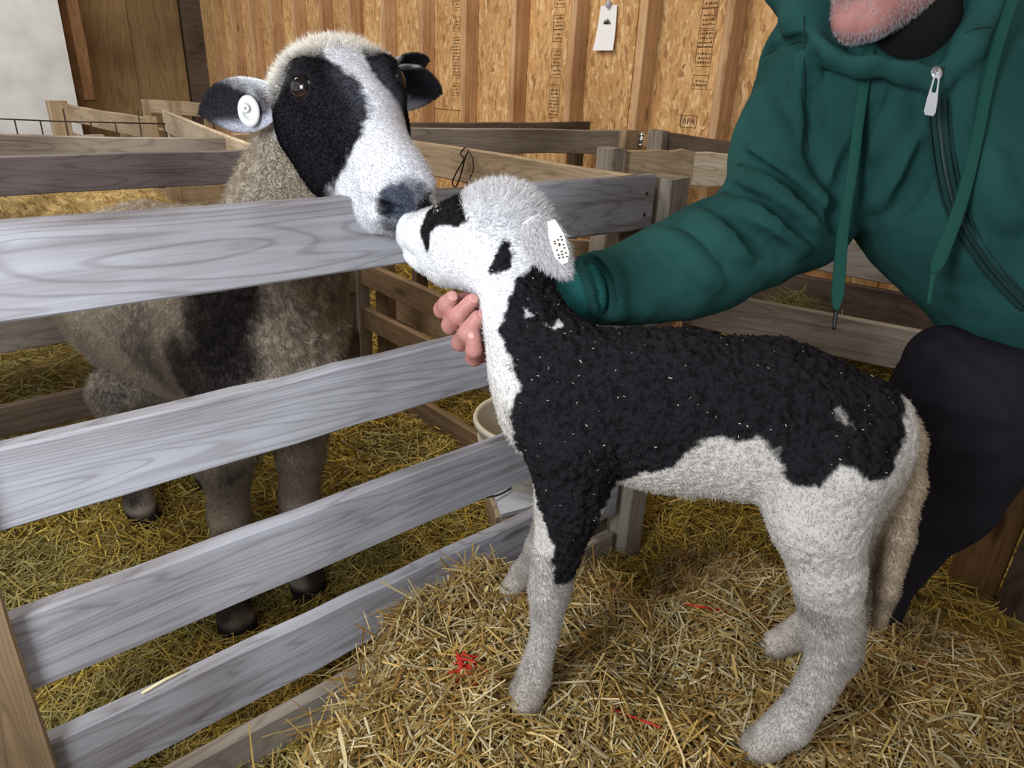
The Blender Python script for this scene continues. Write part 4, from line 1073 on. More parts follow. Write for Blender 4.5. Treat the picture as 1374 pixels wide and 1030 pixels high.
# coat: short hair on the face, crimped fleece on neck and body
lenE = np.where(headm > .5, .0045, .013) * (1 - .55 * sstep(.40, .25, EV[:, 2])) + .012 * cap
comb = np.tile(np.array([0, 0, -.7]), (len(EV), 1)); hm = headm > .5
comb[hm] = ef * 1.2
comb[cap > .4] = ef * .2
visE = np.where(EV[:, 2] > .075, 1, 0) * np.where(hm, 5.0, 1.0) * np.where(nosem * headm > .5, .25, 1)
visE = visE * np.where((np.linalg.norm(EV - H(.082, -.064, -.018), axis=1) < .021), 0, 1)
face_cam = ((EYE - EV) * EN).sum(1) > -0.25
fur('fleece_hair', eroot, EV, EF, EN, 190000, visE * np.where(face_cam, 1, .25), lenE, comb, EC * 1.05, M['fur'], width=np.where(True, .0009, 0), curl=.3, jit=np.where(hm & (cap < .4), .2, .32))
# eyes
for s in (-1, 1):
    cpos = H(.082, .0525 * s, -.023)
    v, f = blob(cpos, (.0185, .0185, .0185)); e = world_mesh('eye', v, f, M['eye'], eroot)
    d = unit(el * s * .72 + ef * .25 + en * .45); rr = unit(np.cross(d, en)); uu = np.cross(rr, d)
    a = np.linspace(0, 2 * math.pi, 25)[:-1]
    V = [cpos + d * .0168 + (rr * math.cos(t) * 1.25 + uu * math.sin(t)) * r for r in (.0128, .0145) for t in a]
    V = [cpos + unit(p - cpos) * .0187 for p in V]
    F = np.array([[i, (i + 1) % 24, 24 + (i + 1) % 24, 24 + i] for i in range(24)])
    world_mesh('iris', V, F, plain('brown_iris', srgb(92, 52, 34), .2), eroot)
    lid, fs = tube(spline([cpos + unit(d * .75 + rr * .85 * x_ + uu * (.75 - .6 * x_ * x_)) * .0192 for x_ in (-1, -.5, 0, .5, 1)], 14), .0026, 8)
    world_mesh('eyelid', lid, fs, plain('dark_lid', (.012, .010, .011), .95, spec=.05), eroot)
# ears
def ewe_ear(base, tip, face, side, notch=False, wd=.080, name='ear'):
    v, f, u, s, inn = ear_mesh(base, tip, face, wd, cup=.34, thick=.004, n=22, m=15, wide_at=.42)
    inner = inn == 1
    nn = fbm(v, 60, 5) * .1
    k = sstep(.02, .26, u + nn + .22 * s * side) if not notch else sstep(.15, .4, u + nn * 2)
    c = np.array(srgb(232, 232, 236)) * (1 - k[:, None]) + np.array(srgb(52, 50, 56)) * k[:, None]
    k2 = (sstep(.3, .05, u) * sstep(.6, .2, np.abs(s)) * inner)[:, None] * .7
    c = c * (1 - k2) + np.array(srgb(70, 34, 26)) * k2
    low = (sstep(.35, .7, s * side) * sstep(.9, .6, u))[:, None] * .75
    c = c * (1 - low) + np.array(srgb(214, 214, 226)) * low
    o = world_mesh(name, v, f, M['skin_fur'], eroot, cols=c)
    fur('ear_hair', o, v, f, vnormals(v, f), 9000, np.ones(len(v)), np.where(inner, .003, .005), np.tile(unit(tip - base) * 1.5, (len(v), 1)), c, M['fur'], width=.0007, jit=.2)
    return o
b0, t0 = H(.040, -.068, -.062), at(268, 152, 1.05)
ear = ewe_ear(b0, t0, unit(ef * .55 + en * .15 - el * .15 + np.array([0, 0, .15])), 1)
b1, t1 = H(.035, .062, -.050), at(592, 124, 1.10)
ewe_ear(b1, t1, unit(ef * .9 + en * .1 - el * .3), -1, True)
ewe_ear(b1 + np.array([0, 0.006, .004]), at(574, 80, 1.10), unit(ef * .9 + en * .1 - el * .3), -1, True, .055, 'ear_fold')
# round white ear tag with its stud
tp = at(334, 149, .990); axd = unit(EYE - tp + np.array([-.15, 0, .1]))
ur = unit(np.cross(axd, [0, 0, 1])); uv_ = np.cross(ur, axd)
V, F = [], []
for r, h in ((.0185, 0), (.0185, .003), (.0095, .003), (.0095, .002), (.0001, .002)):
    for a in np.linspace(0, 2 * math.pi, 33)[:-1]: V.append(tp + (ur * math.cos(a) * .8 + uv_ * math.sin(a) * 1.15) * r + axd * h)
F = np.array([[i * 32 + j, i * 32 + (j + 1) % 32, (i + 1) * 32 + (j + 1) % 32, (i + 1) * 32 + j] for i in range(4) for j in range(32)])
tg = world_mesh('ear_tag', V, F, M['plastic'], eroot); tg['label'] = 'round white ear tag with a raised stud'
sc_ = tp + ur * .004 + uv_ * .003
v, fs = tube([sc_, sc_ + axd * .008, sc_ + axd * .0085], [.0062, .0058, .0035], 16); st_ = world_mesh('stud', v, fs, M['plastic'], tg)
v, fs = tube([sc_ + axd * .008, sc_ + axd * .0095], [.0022, .0018], 10); world_mesh('pin', v, fs, M['metal'], tg)

# ------------------------------------------------------------------ golden sheep behind the rear rails
gs = Body()
g0, g1 = on_y(-150, 330, 2.62), on_y(170, 325, 2.62)
gs.chain([g0, (g0 + g1) / 2 + [0, 0, -.01], g1], [.20, .215, .20], .05)
gs.chain([g0 + [-.08, 0, .04], g0 + [-.25, -.03, .14], g0 + [-.30, -.05, .16], g0 + [-.44, -.06, .05]], [.12, .085, .075, .04], .04)
for p in ((g1[0] - .02, 2.54), (g1[0] - .06, 2.72), (g0[0], 2.54), (g0[0] + .02, 2.72)):
    gs.chain([[p[0], p[1], g1[2] - .1], [p[0] + .02, p[1], .28], [p[0], p[1], .05], [p[0] - .02, p[1], .02]], [.11, .045, .033, .038], .03)
p = on_y(82, 490, 2.55)
GV, GF = gs.mesh(.010); GF, GN = fix_orient(GV, GF)
gc = np.tile(np.array(srgb(186, 162, 112)), (len(GV), 1)) * (.9 + .25 * fbm(GV, 8, 3))[:, None]
k = sstep(.42, .30, GV[:, 2])[:, None]; gc = gc * (1 - k) + np.array(srgb(60, 48, 40)) * k
k = sstep(-.02, -.12, (GV[:, 0] - g0[0]) + .18)[:, None]; gc = gc * (1 - k) + np.array(srgb(70, 56, 46)) * k
GV = GV + GN * ((.5 - cellnoise(GV + .01 * np.stack([vnoise(GV, 30, s) for s in (1, 2, 3)], 1), 34, 2)) * .02)[:, None] * (GV[:, 2] > .35)[:, None]; GN = vnormals(GV, GF)
groot = world_mesh('sheep', GV, GF, M['wool'], None, np.array([(g0[0] + g1[0]) / 2, 2.62, 0]), cols=gc)
tag(groot, 'golden fleeced sheep standing behind the ewe\'s rear fence, mostly hidden', 'sheep')
fur('fleece_hair', groot, GV, GF, GN, 26000, np.where(GV[:, 2] > .3, 1, .1), np.full(len(GV), .022), np.tile(np.array([.5, 0, -.8]), (len(GV), 1)), gc, M['fur'], width=.002, curl=.3)
for s in (-1, 1):
    eb_, et_ = g0 + [-.29, -.05 + .07 * s, .21], g0 + [-.26, -.05 + .20 * s, .19]
    v, f, u, s_, inn = ear_mesh(eb_, et_, np.array([-.8, 0, .3]), .06)
    world_mesh('ear', v, f, M['skin_fur'], groot, cols=np.tile(np.array(srgb(70, 56, 46)), (len(v), 1)))
# ------------------------------------------------------------------ the person bending over the lamb
M['skin'] = attr_mat('skin', rough=0.5, spec=0.3, sss=0.12, bump=0.25, bscale=500, bdist=0.0012, nvar=0.12)
M['hoodie'] = plain('green_sweatshirt', srgb(36, 74, 71), 0.95, noise=0.25, nscale=7, bump=0.35, bscale=700, spec=0.08)
M['rib'] = plain('green_ribbing', srgb(42, 100, 98), 0.95, noise=0.15, nscale=9, bump=0.3, bscale=500, spec=0.08)
M['jeans'] = plain('dark_trousers', srgb(38, 35, 41), 0.95, noise=0.25, nscale=6, bump=0.3, bscale=700, spec=0.06)
M['shirt'] = plain('black_undershirt', srgb(10, 9, 10), 0.95)
M['cordm'] = plain('teal_cord', srgb(18, 70, 60), 0.85, bump=0.4, bscale=900)
M['tip'] = plain('dark_cord_tip', srgb(26, 28, 28), 0.4)
M['zip'] = plain('dark_zip_tape', srgb(18, 50, 48), 0.9)
M['silver'] = plain('silver_metal', (0.50, 0.52, 0.55), 0.35, metal=0.8, spec=0.6)

def mrad(px, d): return px * d / FOC
torso = [(1215, 150, .97), (1300, 250, .98), (1395, 345, .98)]
arm = [(1105, 92, .98), (1070, 200, 1.0), (1078, 300, 1.0), (950, 352, .945), (830, 384, .895), (760, 398, .872)]
def P3(l): return [at(*t) for t in l]
def upper(B, g, k=.05):
    """trunk, shoulders and both arms, g metres fuller than the body beneath"""
    T = P3(torso)
    B.chain(T, [.118 + g, .128 + g, .142 + g], k)
    B.add(at(1120, 85, .98), at(1420, 40, 1.03), .072 + g, .09 + g, k)
    B.add(at(1330, 130, .98), at(1480, 250, 1.03), .12 + g, .14 + g, k)
    A = P3(arm)
    B.chain(A[:3], [.068 + g, .054 + g, .046 + g], k * .8)
    B.chain(A[2:5], [.047 + g, .043 + g, .030 + g * .8], k * .6) if g < .01 else B.chain([A[2], A[3], at(812, 386, .893)], [.047 + g, .043 + g, .042], k * .6)
    B.chain([at(1440, 60, 1.06), at(1580, 240, 1.05), at(1520, 450, .95)], [.07 + g, .05 + g, .038 + g], k)
body = Body()
upper(body, -0.012)
A = P3(arm)
body.add(A[4], A[5], .030, .026, .02)
# neck and head
HF_ = unit(ROT @ np.array([-.74, .30, -.60])); HU = ROT @ np.array([.25, -.95, .05]); HU = unit(HU - HF_ * (HU @ HF_)); HR = np.cross(HF_, HU)
CHIN = at(1150, 33, .850)
def HD(f, u, r=0.0): return CHIN + (HF_ * f + HU * u + HR * r) * 1.1
def had(a_, b_, ra, rb, k=.02, op=1): body.add(HD(*a_), HD(*b_), ra * 1.1, rb * 1.1, k, op)
body.add(at(1250, 75, .96), HD(-.085, .045), .060, .056, .03)
had((-.080, .150), (-.105, .150), .078, .078, .03)
had((-.045, .060), (-.052, .125), .050, .058, .03)
had((-.045, .030), (-.06, .05), .038, .045, .03)
had((-.012, .006, -.010), (-.012, .006, .010), .0185, .0185, .015)
for s in (-1, 1):
    had((-.020, .010, .012 * s), (-.080, .040, .046 * s), .019, .022, .025)
    had((-.022, .070, .034 * s), (-.030, .090, .040 * s), .024, .024, .025)
    had((.012, .070, .011 * s), (.008, .070, .013 * s), .0085, .008, .008)
    had((-.090, .085, .073 * s), (-.100, .125, .078 * s), .009, .016, .008)
    had((.010, .113, .030 * s), (.006, .113, .036 * s), .012, .011, .010, -1)
had((.004, .036, -.016), (.004, .036, .016), .0080, .0080, .010)
had((.007, .050, -.018), (.007, .050, .018), .0085, .0085, .010)
had((.020, .043, -.022), (.020, .043, .022), .0060, .0060, .004, -1)
had((-.002, .112), (.024, .080), .0095, .0125, .012)
had((-.004, .130, -.036), (-.004, .130, .036), .015, .015, .018)
hc = HD(-.095, .150)
# hand closed round the lamb's throat
def finger(pts, rs): body.chain([at(*p) for p in pts], rs, .0035)
body.chain([A[5], at(722, 412, .872)], [.028, .030], .02)
body.add(at(722, 398, .875), at(690, 398, .872), .022, .018, .015)
body.add(at(722, 432, .872), at(690, 440, .868), .022, .017, .015)
body.add(at(716, 415, .876), at(688, 420, .874), .024, .018, .015)
def throat(px, py, lift):
    p = lamb.hit(px, py, .6, 1.1)
    return (px, py, ((p - EYE) @ ROT)[2] - lift if p is not None else .80)
for knuckle, pip_, dip_, tip_, rs in (
        ((690, 396, .885), (632, 402, .885), (594, 415, .862), (607, 400, .838), [.0125, .0118, .0112, .0096]),
        ((690, 412, .885), (640, 430, .880), (605, 436, .852), (633, 404, .818), [.0125, .0120, .0114, .0094]),
        ((690, 430, .880), (652, 452, .870), (618, 459, .842), (641, 426, .802), [.0120, .0114, .0110, .0090]),
        ((692, 448, .872), (664, 470, .862), (636, 480, .836), (636, 452, .806), [.0108, .0102, .0098, .0084])):
    th = throat(tip_[0], tip_[1], .009); tip_ = (tip_[0], tip_[1], min(tip_[2], th[2])) if lamb.hit(tip_[0], tip_[1], .6, 1.1) is not None else tip_
    d2 = ((dip_[0] * .6 + tip_[0] * .4), (dip_[1] * .6 + tip_[1] * .4), dip_[2] * .35 + tip_[2] * .65 - .006)
    finger([knuckle, pip_, dip_, d2, tip_], [rs[0], rs[1], rs[2], rs[2] * .98, rs[3]])
finger([(728, 392, .865), (722, 372, .85), (712, 352, .845)], [.017, .013, .010])
# hips, legs and boots
body.chain([at(1560, 400, 1.10), at(1500, 500, 1.08)], [.15, .13], .06)
body.chain([at(1480, 500, 1.06), at(1290, 552, .985), at(1276, 590, .985)], [.105, .074, .070], .04)
kn = at(1285, 590, 1.0); ft = at(1188, 742, 1.075)
body.chain([kn, at(1250, 655, 1.04), ft], [.070, .066, .036], .03)
ft2 = np.array([ft[0], ft[1], 0.06])
body.chain([ft, ft2, ft2 + unit(np.array([-.7, -.1, 0])) * .14 + [0, 0, -.02]], [.036, .04, .032], .03)
k2 = at(1560, 600, 1.02)
body.chain([at(1580, 480, 1.10), k2, np.array([k2[0] + .1, k2[1] - .02, .08]), np.array([k2[0] - .06, k2[1] - .0, .045])], [.11, .07, .045, .035], .04)
# left hand resting on the other knee, outside the picture
lh = at(1520, 470, .945)
for j in range(4):
    o_ = np.array([0, 0, -.01]) + (at(1520 + j * 22, 470, .945) - lh)
    body.chain([lh + o_, lh + o_ + [-.02, -.03, -.045], lh + o_ + [-.01, -.035, -.085]], [.013, .010, .008], .006)
body.chain([lh, lh + [-.035, .0, -.04], lh + [-.05, -.01, -.06]], [.015, .012, .009], .008)
PV, PF = body.mesh(0.0030); PF, PN = fix_orient(PV, PF)
skin = np.tile(np.array(srgb(184, 128, 120)), (len(PV), 1)) * (1 + .12 * fbm(PV, 60, 3))[:, None]
knuck = sstep(.1, .5, fbm(PV, 90, 12))[:, None] * .4
skin = skin * (1 - knuck) + np.array(srgb(168, 100, 92)) * knuck
proot = world_mesh('person', PV, PF, M['skin'], None, np.array([ft[0], ft[1], 0.0]), cols=skin)
tag(proot, 'person in a green hooded sweatshirt bending down, one hand round the lamb\'s throat', 'person')
# finger nails
for (px, py, d, s) in ((608, 397, .815, 1), (636, 400, .803, 1), (648, 422, .797, 1), (632, 450, .799, .85)):
    p = body.hit(px, py, .6, 1.1)
    if p is None: continue
    e = 1e-3; g = unit(np.array([body.eval((p + np.eye(3)[i] * e)[None])[0] - body.eval((p - np.eye(3)[i] * e)[None])[0] for i in range(3)]))
    tx = unit(np.cross(g, ROT @ np.array([-.5, -.8, 0]))); ty = np.cross(g, tx)
    v, f = blob(p - g * .0006, (.0056 * s, .0066 * s, .0014), np.array([tx, ty, g]), 8)
    world_mesh('fingernail', v, f, plain('nail', srgb(196, 142, 134), .4), proot)
# stubble on the chin, hair, eyes
rel = PV - CHIN; sel = (np.linalg.norm(rel, axis=1) < .095) & (rel @ HU < .068) & ~((np.abs(rel @ HU - .047) < .013) & (rel @ HF_ > -.004))
den = sel.astype(float) * (fbm(PV, 30, 4) > -.6)
fur('stubble', proot, PV, PF, PN, 9000, den, np.full(len(PV), .0042), np.tile(np.array([0, 0, -.9]), (len(PV), 1)), np.tile(np.array(srgb(214, 210, 214)), (len(PV), 1)), M['fur'], width=.00042, jit=.25)
rel = PV - CHIN; rf, ru, rr = rel @ HF_, rel @ HU, rel @ HR
hs = (ru > .11) & (rf < -.038 - .25 * (.22 - ru)) & (np.linalg.norm(PV - hc, axis=1) < .13) & (np.abs(rr) < .081)
fur('hair', proot, PV, PF, PN, 12000, hs.astype(float), np.full(len(PV), .022), np.tile(-HF_ - HU * .8, (len(PV), 1)), np.tile(np.array(srgb(150, 146, 144)), (len(PV), 1)), M['fur'], width=.0012)
for s in (-1, 1):
    v, f = blob(HD(-.008, .113, .032 * s), (.0125, .0125, .0125)); e_ = world_mesh('eye', v, f, plain('eye_white', srgb(222, 218, 212), .2), proot)
    v, f = blob(HD(.0022, .111, .032 * s), (.0025, .0062, .0062), np.array([HF_, HU, HR]), 10); world_mesh('iris', v, f, M['eye'], e_)
    v, f = tube(spline([HD(.001, .119, .018 * s), HD(.006, .122, .032 * s), HD(-.003, .117, .046 * s)], 10), .0045, 8); world_mesh('eyelid', v, f, plain('lid_skin', srgb(176, 124, 112), .6), e_)

# sweatshirt
hood = Body()
upper(hood, 0.014)
A = P3(arm)
# baggy upper sleeve and bunched folds
hood.add(at(1048, 195, 1.0), at(1035, 265, .99), .062, .066, .05)
hood.add(at(1000, 320, .965), at(905, 365, .925), .062, .058, .05)
hood.add(at(850, 383, .90), at(800, 389, .888), .046, .041, .03)
# hood lying round the neck
hood.chain([at(1068, -40, .93), at(1085, 20, .895), at(1118, 58, .865), at(1165, 80, .845), at(1215, 94, .838), at(1256, 108, .835)], [.036, .030, .024, .018, .012, .009], .022)
hood.chain([at(1260, 106, .835), at(1292, 62, .835), at(1322, 10, .85), at(1350, -60, .90)], [.009, .018, .028, .045], .022)
hood.chain([at(1068, -40, .93), at(1150, -140, 1.06), at(1300, -140, 1.06), at(1360, -60, .93)], [.04, .06, .06, .05], .04)
base_hood = Body(); base_hood.prims = list(hood.prims)
def ridge(px, r, lift, k=.018, op=1):
    """a fold of cloth (op=1) or a crease (op=-1) along pixels lying on the cloth"""
    pts = []
    for x, y in px:
        p = base_hood.hit(x, y, .6, 1.4)
        if p is None: continue
        pts.append(p - unit(p - EYE) * lift)
    if len(pts) > 1:
        n = max(4, len(pts) * 3); sp = spline(pts, n)
        rs = r * np.sin(np.linspace(.25, math.pi - .25, n))
        hood.chain(list(sp), list(rs), k, op)
for px, r, l in (([(1008, 190), (1050, 235), (1110, 280)], .017, -.004), ([(985, 228), (1030, 262), (1095, 305)], .018, -.004), ([(968, 272), (1020, 300), (1080, 335)], .017, -.004),
                 ([(1022, 120), (1040, 180), (1075, 235)], .015, -.005), ([(930, 290), (960, 318), (1005, 345)], .016, -.004), ([(880, 315), (915, 340), (960, 380)], .013, -.004),
                 ([(780, 352), (795, 380), (800, 420)], .010, -.002), ([(800, 345), (820, 375), (830, 425)], .010, -.003), ([(1078, 60), (1079, 130), (1082, 200)], .013, -.005),
                 ([(1200, 120), (1195, 180), (1170, 215)], .016, -.006), ([(1225, 180), (1205, 235), (1170, 275)], .016, -.006), ([(1320, 200), (1330, 260), (1365, 300)], .02, -.008)):
    ridge(px, r, l)
for px, r in (([(1000, 212), (1045, 250), (1105, 294)], .010), ([(978, 252), (1030, 284), (1090, 322)], .010), ([(1090, 70), (1092, 140), (1096, 205), (1118, 262)], .010), ([(955, 292), (1010, 322), (1060, 345)], .009),
              ([(790, 350), (808, 380), (815, 425)], .006), ([(1120, 255), (1128, 285), (1135, 305)], .016), ([(1180, 130), (1150, 210), (1128, 260)], .010), ([(1248, 190), (1225, 250), (1195, 292)], .010), ([(1022, 76), (1050, 62), (1078, 55)], .004)):
    ridge(px, r, .002, .014, -1)
# open the front of the neck and the wrist
hood.add(at(1215, 30, .84), at(1220, -10, .9), .045, .055, .02, -1)
hood.add(at(1250, 72, .835), at(1235, 30, .86), .012, .045, .012, -1)
hood.add(at(1165, 10, .83), at(1140, -20, .82), .052, .05, .02, -1)
HV, HF = hood.mesh(0.0042); HF, HN = fix_orient(HV, HF)
HV = HV + HN * (.0025 * fbm(HV, 22, 6) + .0035 * vnoise(HV, 11, 7))[:, None]
hx, hy, hd_ = pix(HV)
sweat = world_mesh('hooded_sweatshirt', HV, HF, M['hoodie'], proot); sweat['label'] = 'dark green hooded zip sweatshirt'
# knitted cuff
ca, cb = at(796, 390, .886), at(728, 399, .862)
n = 15; cp = [ca + (cb - ca) * t for t in np.linspace(0, 1, n)]
rad = np.interp(np.linspace(0, 1, n), [0, .1, .5, .95, 1], [.038, .041, .039, .037, .033])
v, f = tube(cp, rad, 90)
ang = np.tile(np.arange(90), n); cen = np.repeat(np.array(cp), 90, 0)
v = cen + (v - cen) * (1 + .03 * np.where(ang % 2 == 0, 1, -1))[:, None]
cf_ = world_mesh('cuff', v, f, M['rib'], sweat)
cf_['label'] = 'ribbed teal green cuff'
# undershirt in the neck opening
v, f = blob(at(1232, 52, .925), (.085, .075, .07)); world_mesh('undershirt', v, f, M['shirt'], proot)
# trousers
tr_ = Body()
tr_.chain([at(1560, 400, 1.10), at(1500, 500, 1.08)], [.165, .145], .06)
tr_.chain([at(1480, 500, 1.06), at(1290, 556, .985), at(1280, 590, .985)], [.125, .092, .084], .05)
tr_.chain([at(1282, 590, 1.0), at(1252, 655, 1.04), at(1192, 738, 1.075), np.array([ft2[0], ft2[1], .10])], [.084, .080, .052, .05], .04)
tr_.chain([at(1580, 480, 1.10), k2, np.array([k2[0] + .1, k2[1] - .02, .12])], [.125, .085, .06], .05)
tr_.add(at(1262, 470, .98), at(1300, 520, .98), .03, .05, .05)
for px in ([(1250, 470), (1280, 500), (1330, 530)], [(1230, 530), (1280, 548), (1340, 560)], [(1210, 560), (1260, 590), (1330, 600)]):
    pts = [tr_.hit(x, y, .6, 1.4) for x, y in px]; pts = [p for p in pts if p is not None]
    if len(pts) > 1: tr_.chain([p + unit(p - EYE) * .004 for p in pts], [.010] * len(pts), .02)
TV, TF = tr_.mesh(0.0055); TF, TN = fix_orient(TV, TF)
TV = TV + TN * (.003 * fbm(TV, 18, 2) + .004 * vnoise(TV, 9, 3))[:, None]
trs = world_mesh('trousers', TV, TF, M['jeans'], proot); trs['label'] = 'dark charcoal trousers'
for p in (ft2, np.array([k2[0] + .1, k2[1] - .02, .06])):
    bt = Body(); dirb = unit(np.array([-.8, -.1, 0]))
    bt.chain([p + [0, 0, .08], p + [0, 0, -.01], p + dirb * .15 + [0, 0, -.022]], [.056, .052, .042], .03)
    v, f = bt.mesh(.007); f, _n = fix_orient(v, f); v[:, 2] = np.maximum(v[:, 2], 0.004)
    world_mesh('boot', v, f, plain('dark_boot', srgb(40, 32, 28), .7), proot)
# zip: tape, teeth and pull
def on_cloth(x, y, lift=.002, B=hood):
    p = B.hit(x, y, .5, 1.5)
    if p is None: p = at(x, y, .82)
    return p - unit(p - EYE) * lift
def ribbon(pts, w, thick, normal=None):
    pts = np.asarray(pts, float); T = np.gradient(pts, axis=0); V = []
    for k, p in enumerate(pts):
        nrm = unit(EYE - p) if normal is None else normal; s_ = unit(np.cross(T[k], nrm)); q = np.cross(s_, unit(T[k]))
        ww = w[k] if hasattr(w, '__len__') else w
        for a in np.linspace(0, 2 * math.pi, 13)[:-1]: V.append(p + s_ * math.cos(a) * ww / 2 + q * math.sin(a) * thick / 2)
    m = len(pts); F = np.array([[k * 12 + j, k * 12 + (j + 1) % 12, (k + 1) * 12 + (j + 1) % 12, (k + 1) * 12 + j] for k in range(m - 1) for j in range(12)])
    return np.array(V), [F, np.array([list(range(11, -1, -1)), list(range((m - 1) * 12, m * 12))])]
zpx = [(1256, 92), (1258, 130), (1262, 180), (1270, 235), (1284, 285), (1308, 330), (1340, 372), (1378, 412)]
zp = spline([on_cloth(x, y) for x, y in zpx], 60)
v, f = ribbon(zp, .017, .004); zt = world_mesh('zip', v, f, M['zip'], sweat)
v, f = ribbon(zp - (zp - EYE) / np.linalg.norm(zp - EYE, axis=1, keepdims=True) * .002, .006, .004); world_mesh('zip_teeth', v, f, plain('zip_teeth_green', srgb(12, 40, 40), .5), zt)
for off in (-14, 15):
    v, f = tube(spline([on_cloth(x + off, y, .001) for x, y in zpx[1:]], 50), .0016, 6); world_mesh('seam', v, f, M['zip'], sweat)
for px in ([(1022, 76), (1050, 62), (1078, 55)], [(1079, 20), (1079, 90), (1080, 150), (1084, 205)], [(1296, 44), (1312, 38), (1330, 36)]):
    v, f = tube(spline([on_cloth(x, y, .0005) for x, y in px], 24), .0009, 6); world_mesh('seam', v, f, M['zip'], sweat)
zpl = empty_child = None
p = on_cloth(1257, 98, .008); ex = ROT @ np.array([1, 0, 0]); ey = ROT @ np.array([0, 1, 0]); ez = -unit(p - EYE)
def outline_plate(o, X, Y, Zv, pts, hole, thick):
    V, n_ = [], len(pts)
    for c in (0, thick):
        for a, b in pts: V.append(o + X * a + Y * b + Zv * c)
        for a, b in hole: V.append(o + X * a + Y * b + Zv * c)
    F = []
    for i in range(n_):
        j = (i + 1) % n_
        F += [[i, j, n_ + j, n_ + i][::-1], [2 * n_ + i, 2 * n_ + j, 3 * n_ + j, 3 * n_ + i], [i, j, 2 * n_ + j, 2 * n_ + i], [n_ + j, n_ + i, 3 * n_ + i, 3 * n_ + j]]
    return np.array(V), np.array(F)
v, f = blob(p + ez * .0005, (.0072, .0085, .0045), np.array([ex, ey, ez]), 10); sl_ = world_mesh('zip_slider', v, f, M['silver'], sweat)
v, f = tube(spline([p + ey * -.006 + ez * .003, p + ez * .0075, p + ey * .006 + ez * .003], 9), .0018, 8); world_mesh('slider_bridge', v, f, M['silver'], sl_)
dX = unit(ex + ey * .16); dY = unit(ey - ex * .2)
out = [(-.0042, 0), (-.0050, .012), (-.0072, .030), (-.0078, .046), (-.0055, .0505), (.0055, .0505), (.0078, .046), (.0072, .030), (.0050, .012), (.0042, 0), (.002, -.003), (-.002, -.003)]
hol = [(-.0022, .003), (-.0026, .009), (-.003, .014), (-.003, .019), (-.002, .021), (.002, .021), (.003, .019), (.003, .014), (.0026, .009), (.0022, .003), (.001, .002), (-.001, .002)]
v, f = outline_plate(p + ez * .006 + ey * .004, dX, dY, ez, [(a * .88, b * .92) for a, b in out], [(a * .88, b * .92) for a, b in hol], .0022)
zl = world_mesh('zip_pull', v, f, M['silver'], sl_, smooth=False); zl['label'] = 'silver zip pull'
# drawstrings
for k_, (px, tippx, ds) in enumerate((([(1166, 66), (1160, 110), (1152, 165), (1145, 220), (1136, 275), (1130, 320), (1126, 370), (1122, 416)], (1119, 442), None),
                          ([(1362, -10), (1342, 50), (1326, 110), (1314, 170), (1302, 225), (1287, 280), (1268, 330), (1252, 368)], (1246, 408), None))):
    pts = []; last = None
    for x, y in px:
        q = hood.hit(x, y, .5, 1.2)
        d = ((q - EYE) @ ROT)[2] - .008 if q is not None else last
        d = .80 if d is None else d
        if last is not None: d = np.clip(d, last - .03, last + .012)
        last = d; pts.append(at(x, y, d))
    sp = spline(pts, 40); w = np.interp(np.linspace(0, 1, 40), [0, .5, .93, 1], [.0125, .0135, .0165, .006])
    v, f = ribbon(sp, w, .0035)
    ds_ = world_mesh('drawstring', v, f, M['cordm'], sweat); ds_['label'] = 'flat teal green drawstring'
    q = at(*tippx, last); v, f = tube(spline([sp[-1], (sp[-1] + q) / 2, q], 6), [.0042, .0030, .0028, .0028, .0028, .0026], 8)
    world_mesh('cord_tip', v, f, M['tip'] if k_ == 0 else M['cordm'], ds_)
# breast of the sweatshirt: side pocket edge seam
# ------------------------------------------------------------------ small things
# bucket
bk = at(706, 590, 1.70); zt_ = 0.0
bt_, top = on_z(716, 640, 0.02), on_z(716, 560, .275)
cx_, cy_ = on_z(717, 562, .27)[:2]
rb = .155
prof = [(.80, 0.0), (.83, 0.004), (.93, .195), (.965, .20), (.965, .212), (.945, .215), (.99, .248), (1.04, .25), (1.05, .258), (1.03, .266), (.985, .266), (.955, .255), (.82, .015), (.0, .012)]
V, F = [], []
for r, z in prof:
    for a in np.linspace(0, 2 * math.pi, 41)[:-1]: V.append((cx_ + math.cos(a) * r * rb, cy_ + math.sin(a) * r * rb, .012 + z))
for i in range(len(prof) - 1):
    for j in range(40): F.append([i * 40 + j, i * 40 + (j + 1) % 40, (i + 1) * 40 + (j + 1) % 40, (i + 1) * 40 + j])
bkt = world_mesh('bucket', V, np.array(F), plain('cream_plastic', srgb(226, 218, 200), .45, noise=.06, nscale=20), None, np.array([cx_, cy_, .012]))
tag(bkt, 'cream plastic bucket standing in the straw behind the lamb\'s chest', 'bucket')
a = np.linspace(math.pi * .95, math.pi * 1.95, 24)
v, f = tube(np.stack([cx_ + np.cos(a) * rb * 1.06, cy_ + np.sin(a) * rb * 1.06, .205 - .05 * np.sin((a - a[0]) / (a[-1] - a[0]) * math.pi)], 1), .0028, 6)
world_mesh('handle', v, f, M['metal'], bkt)
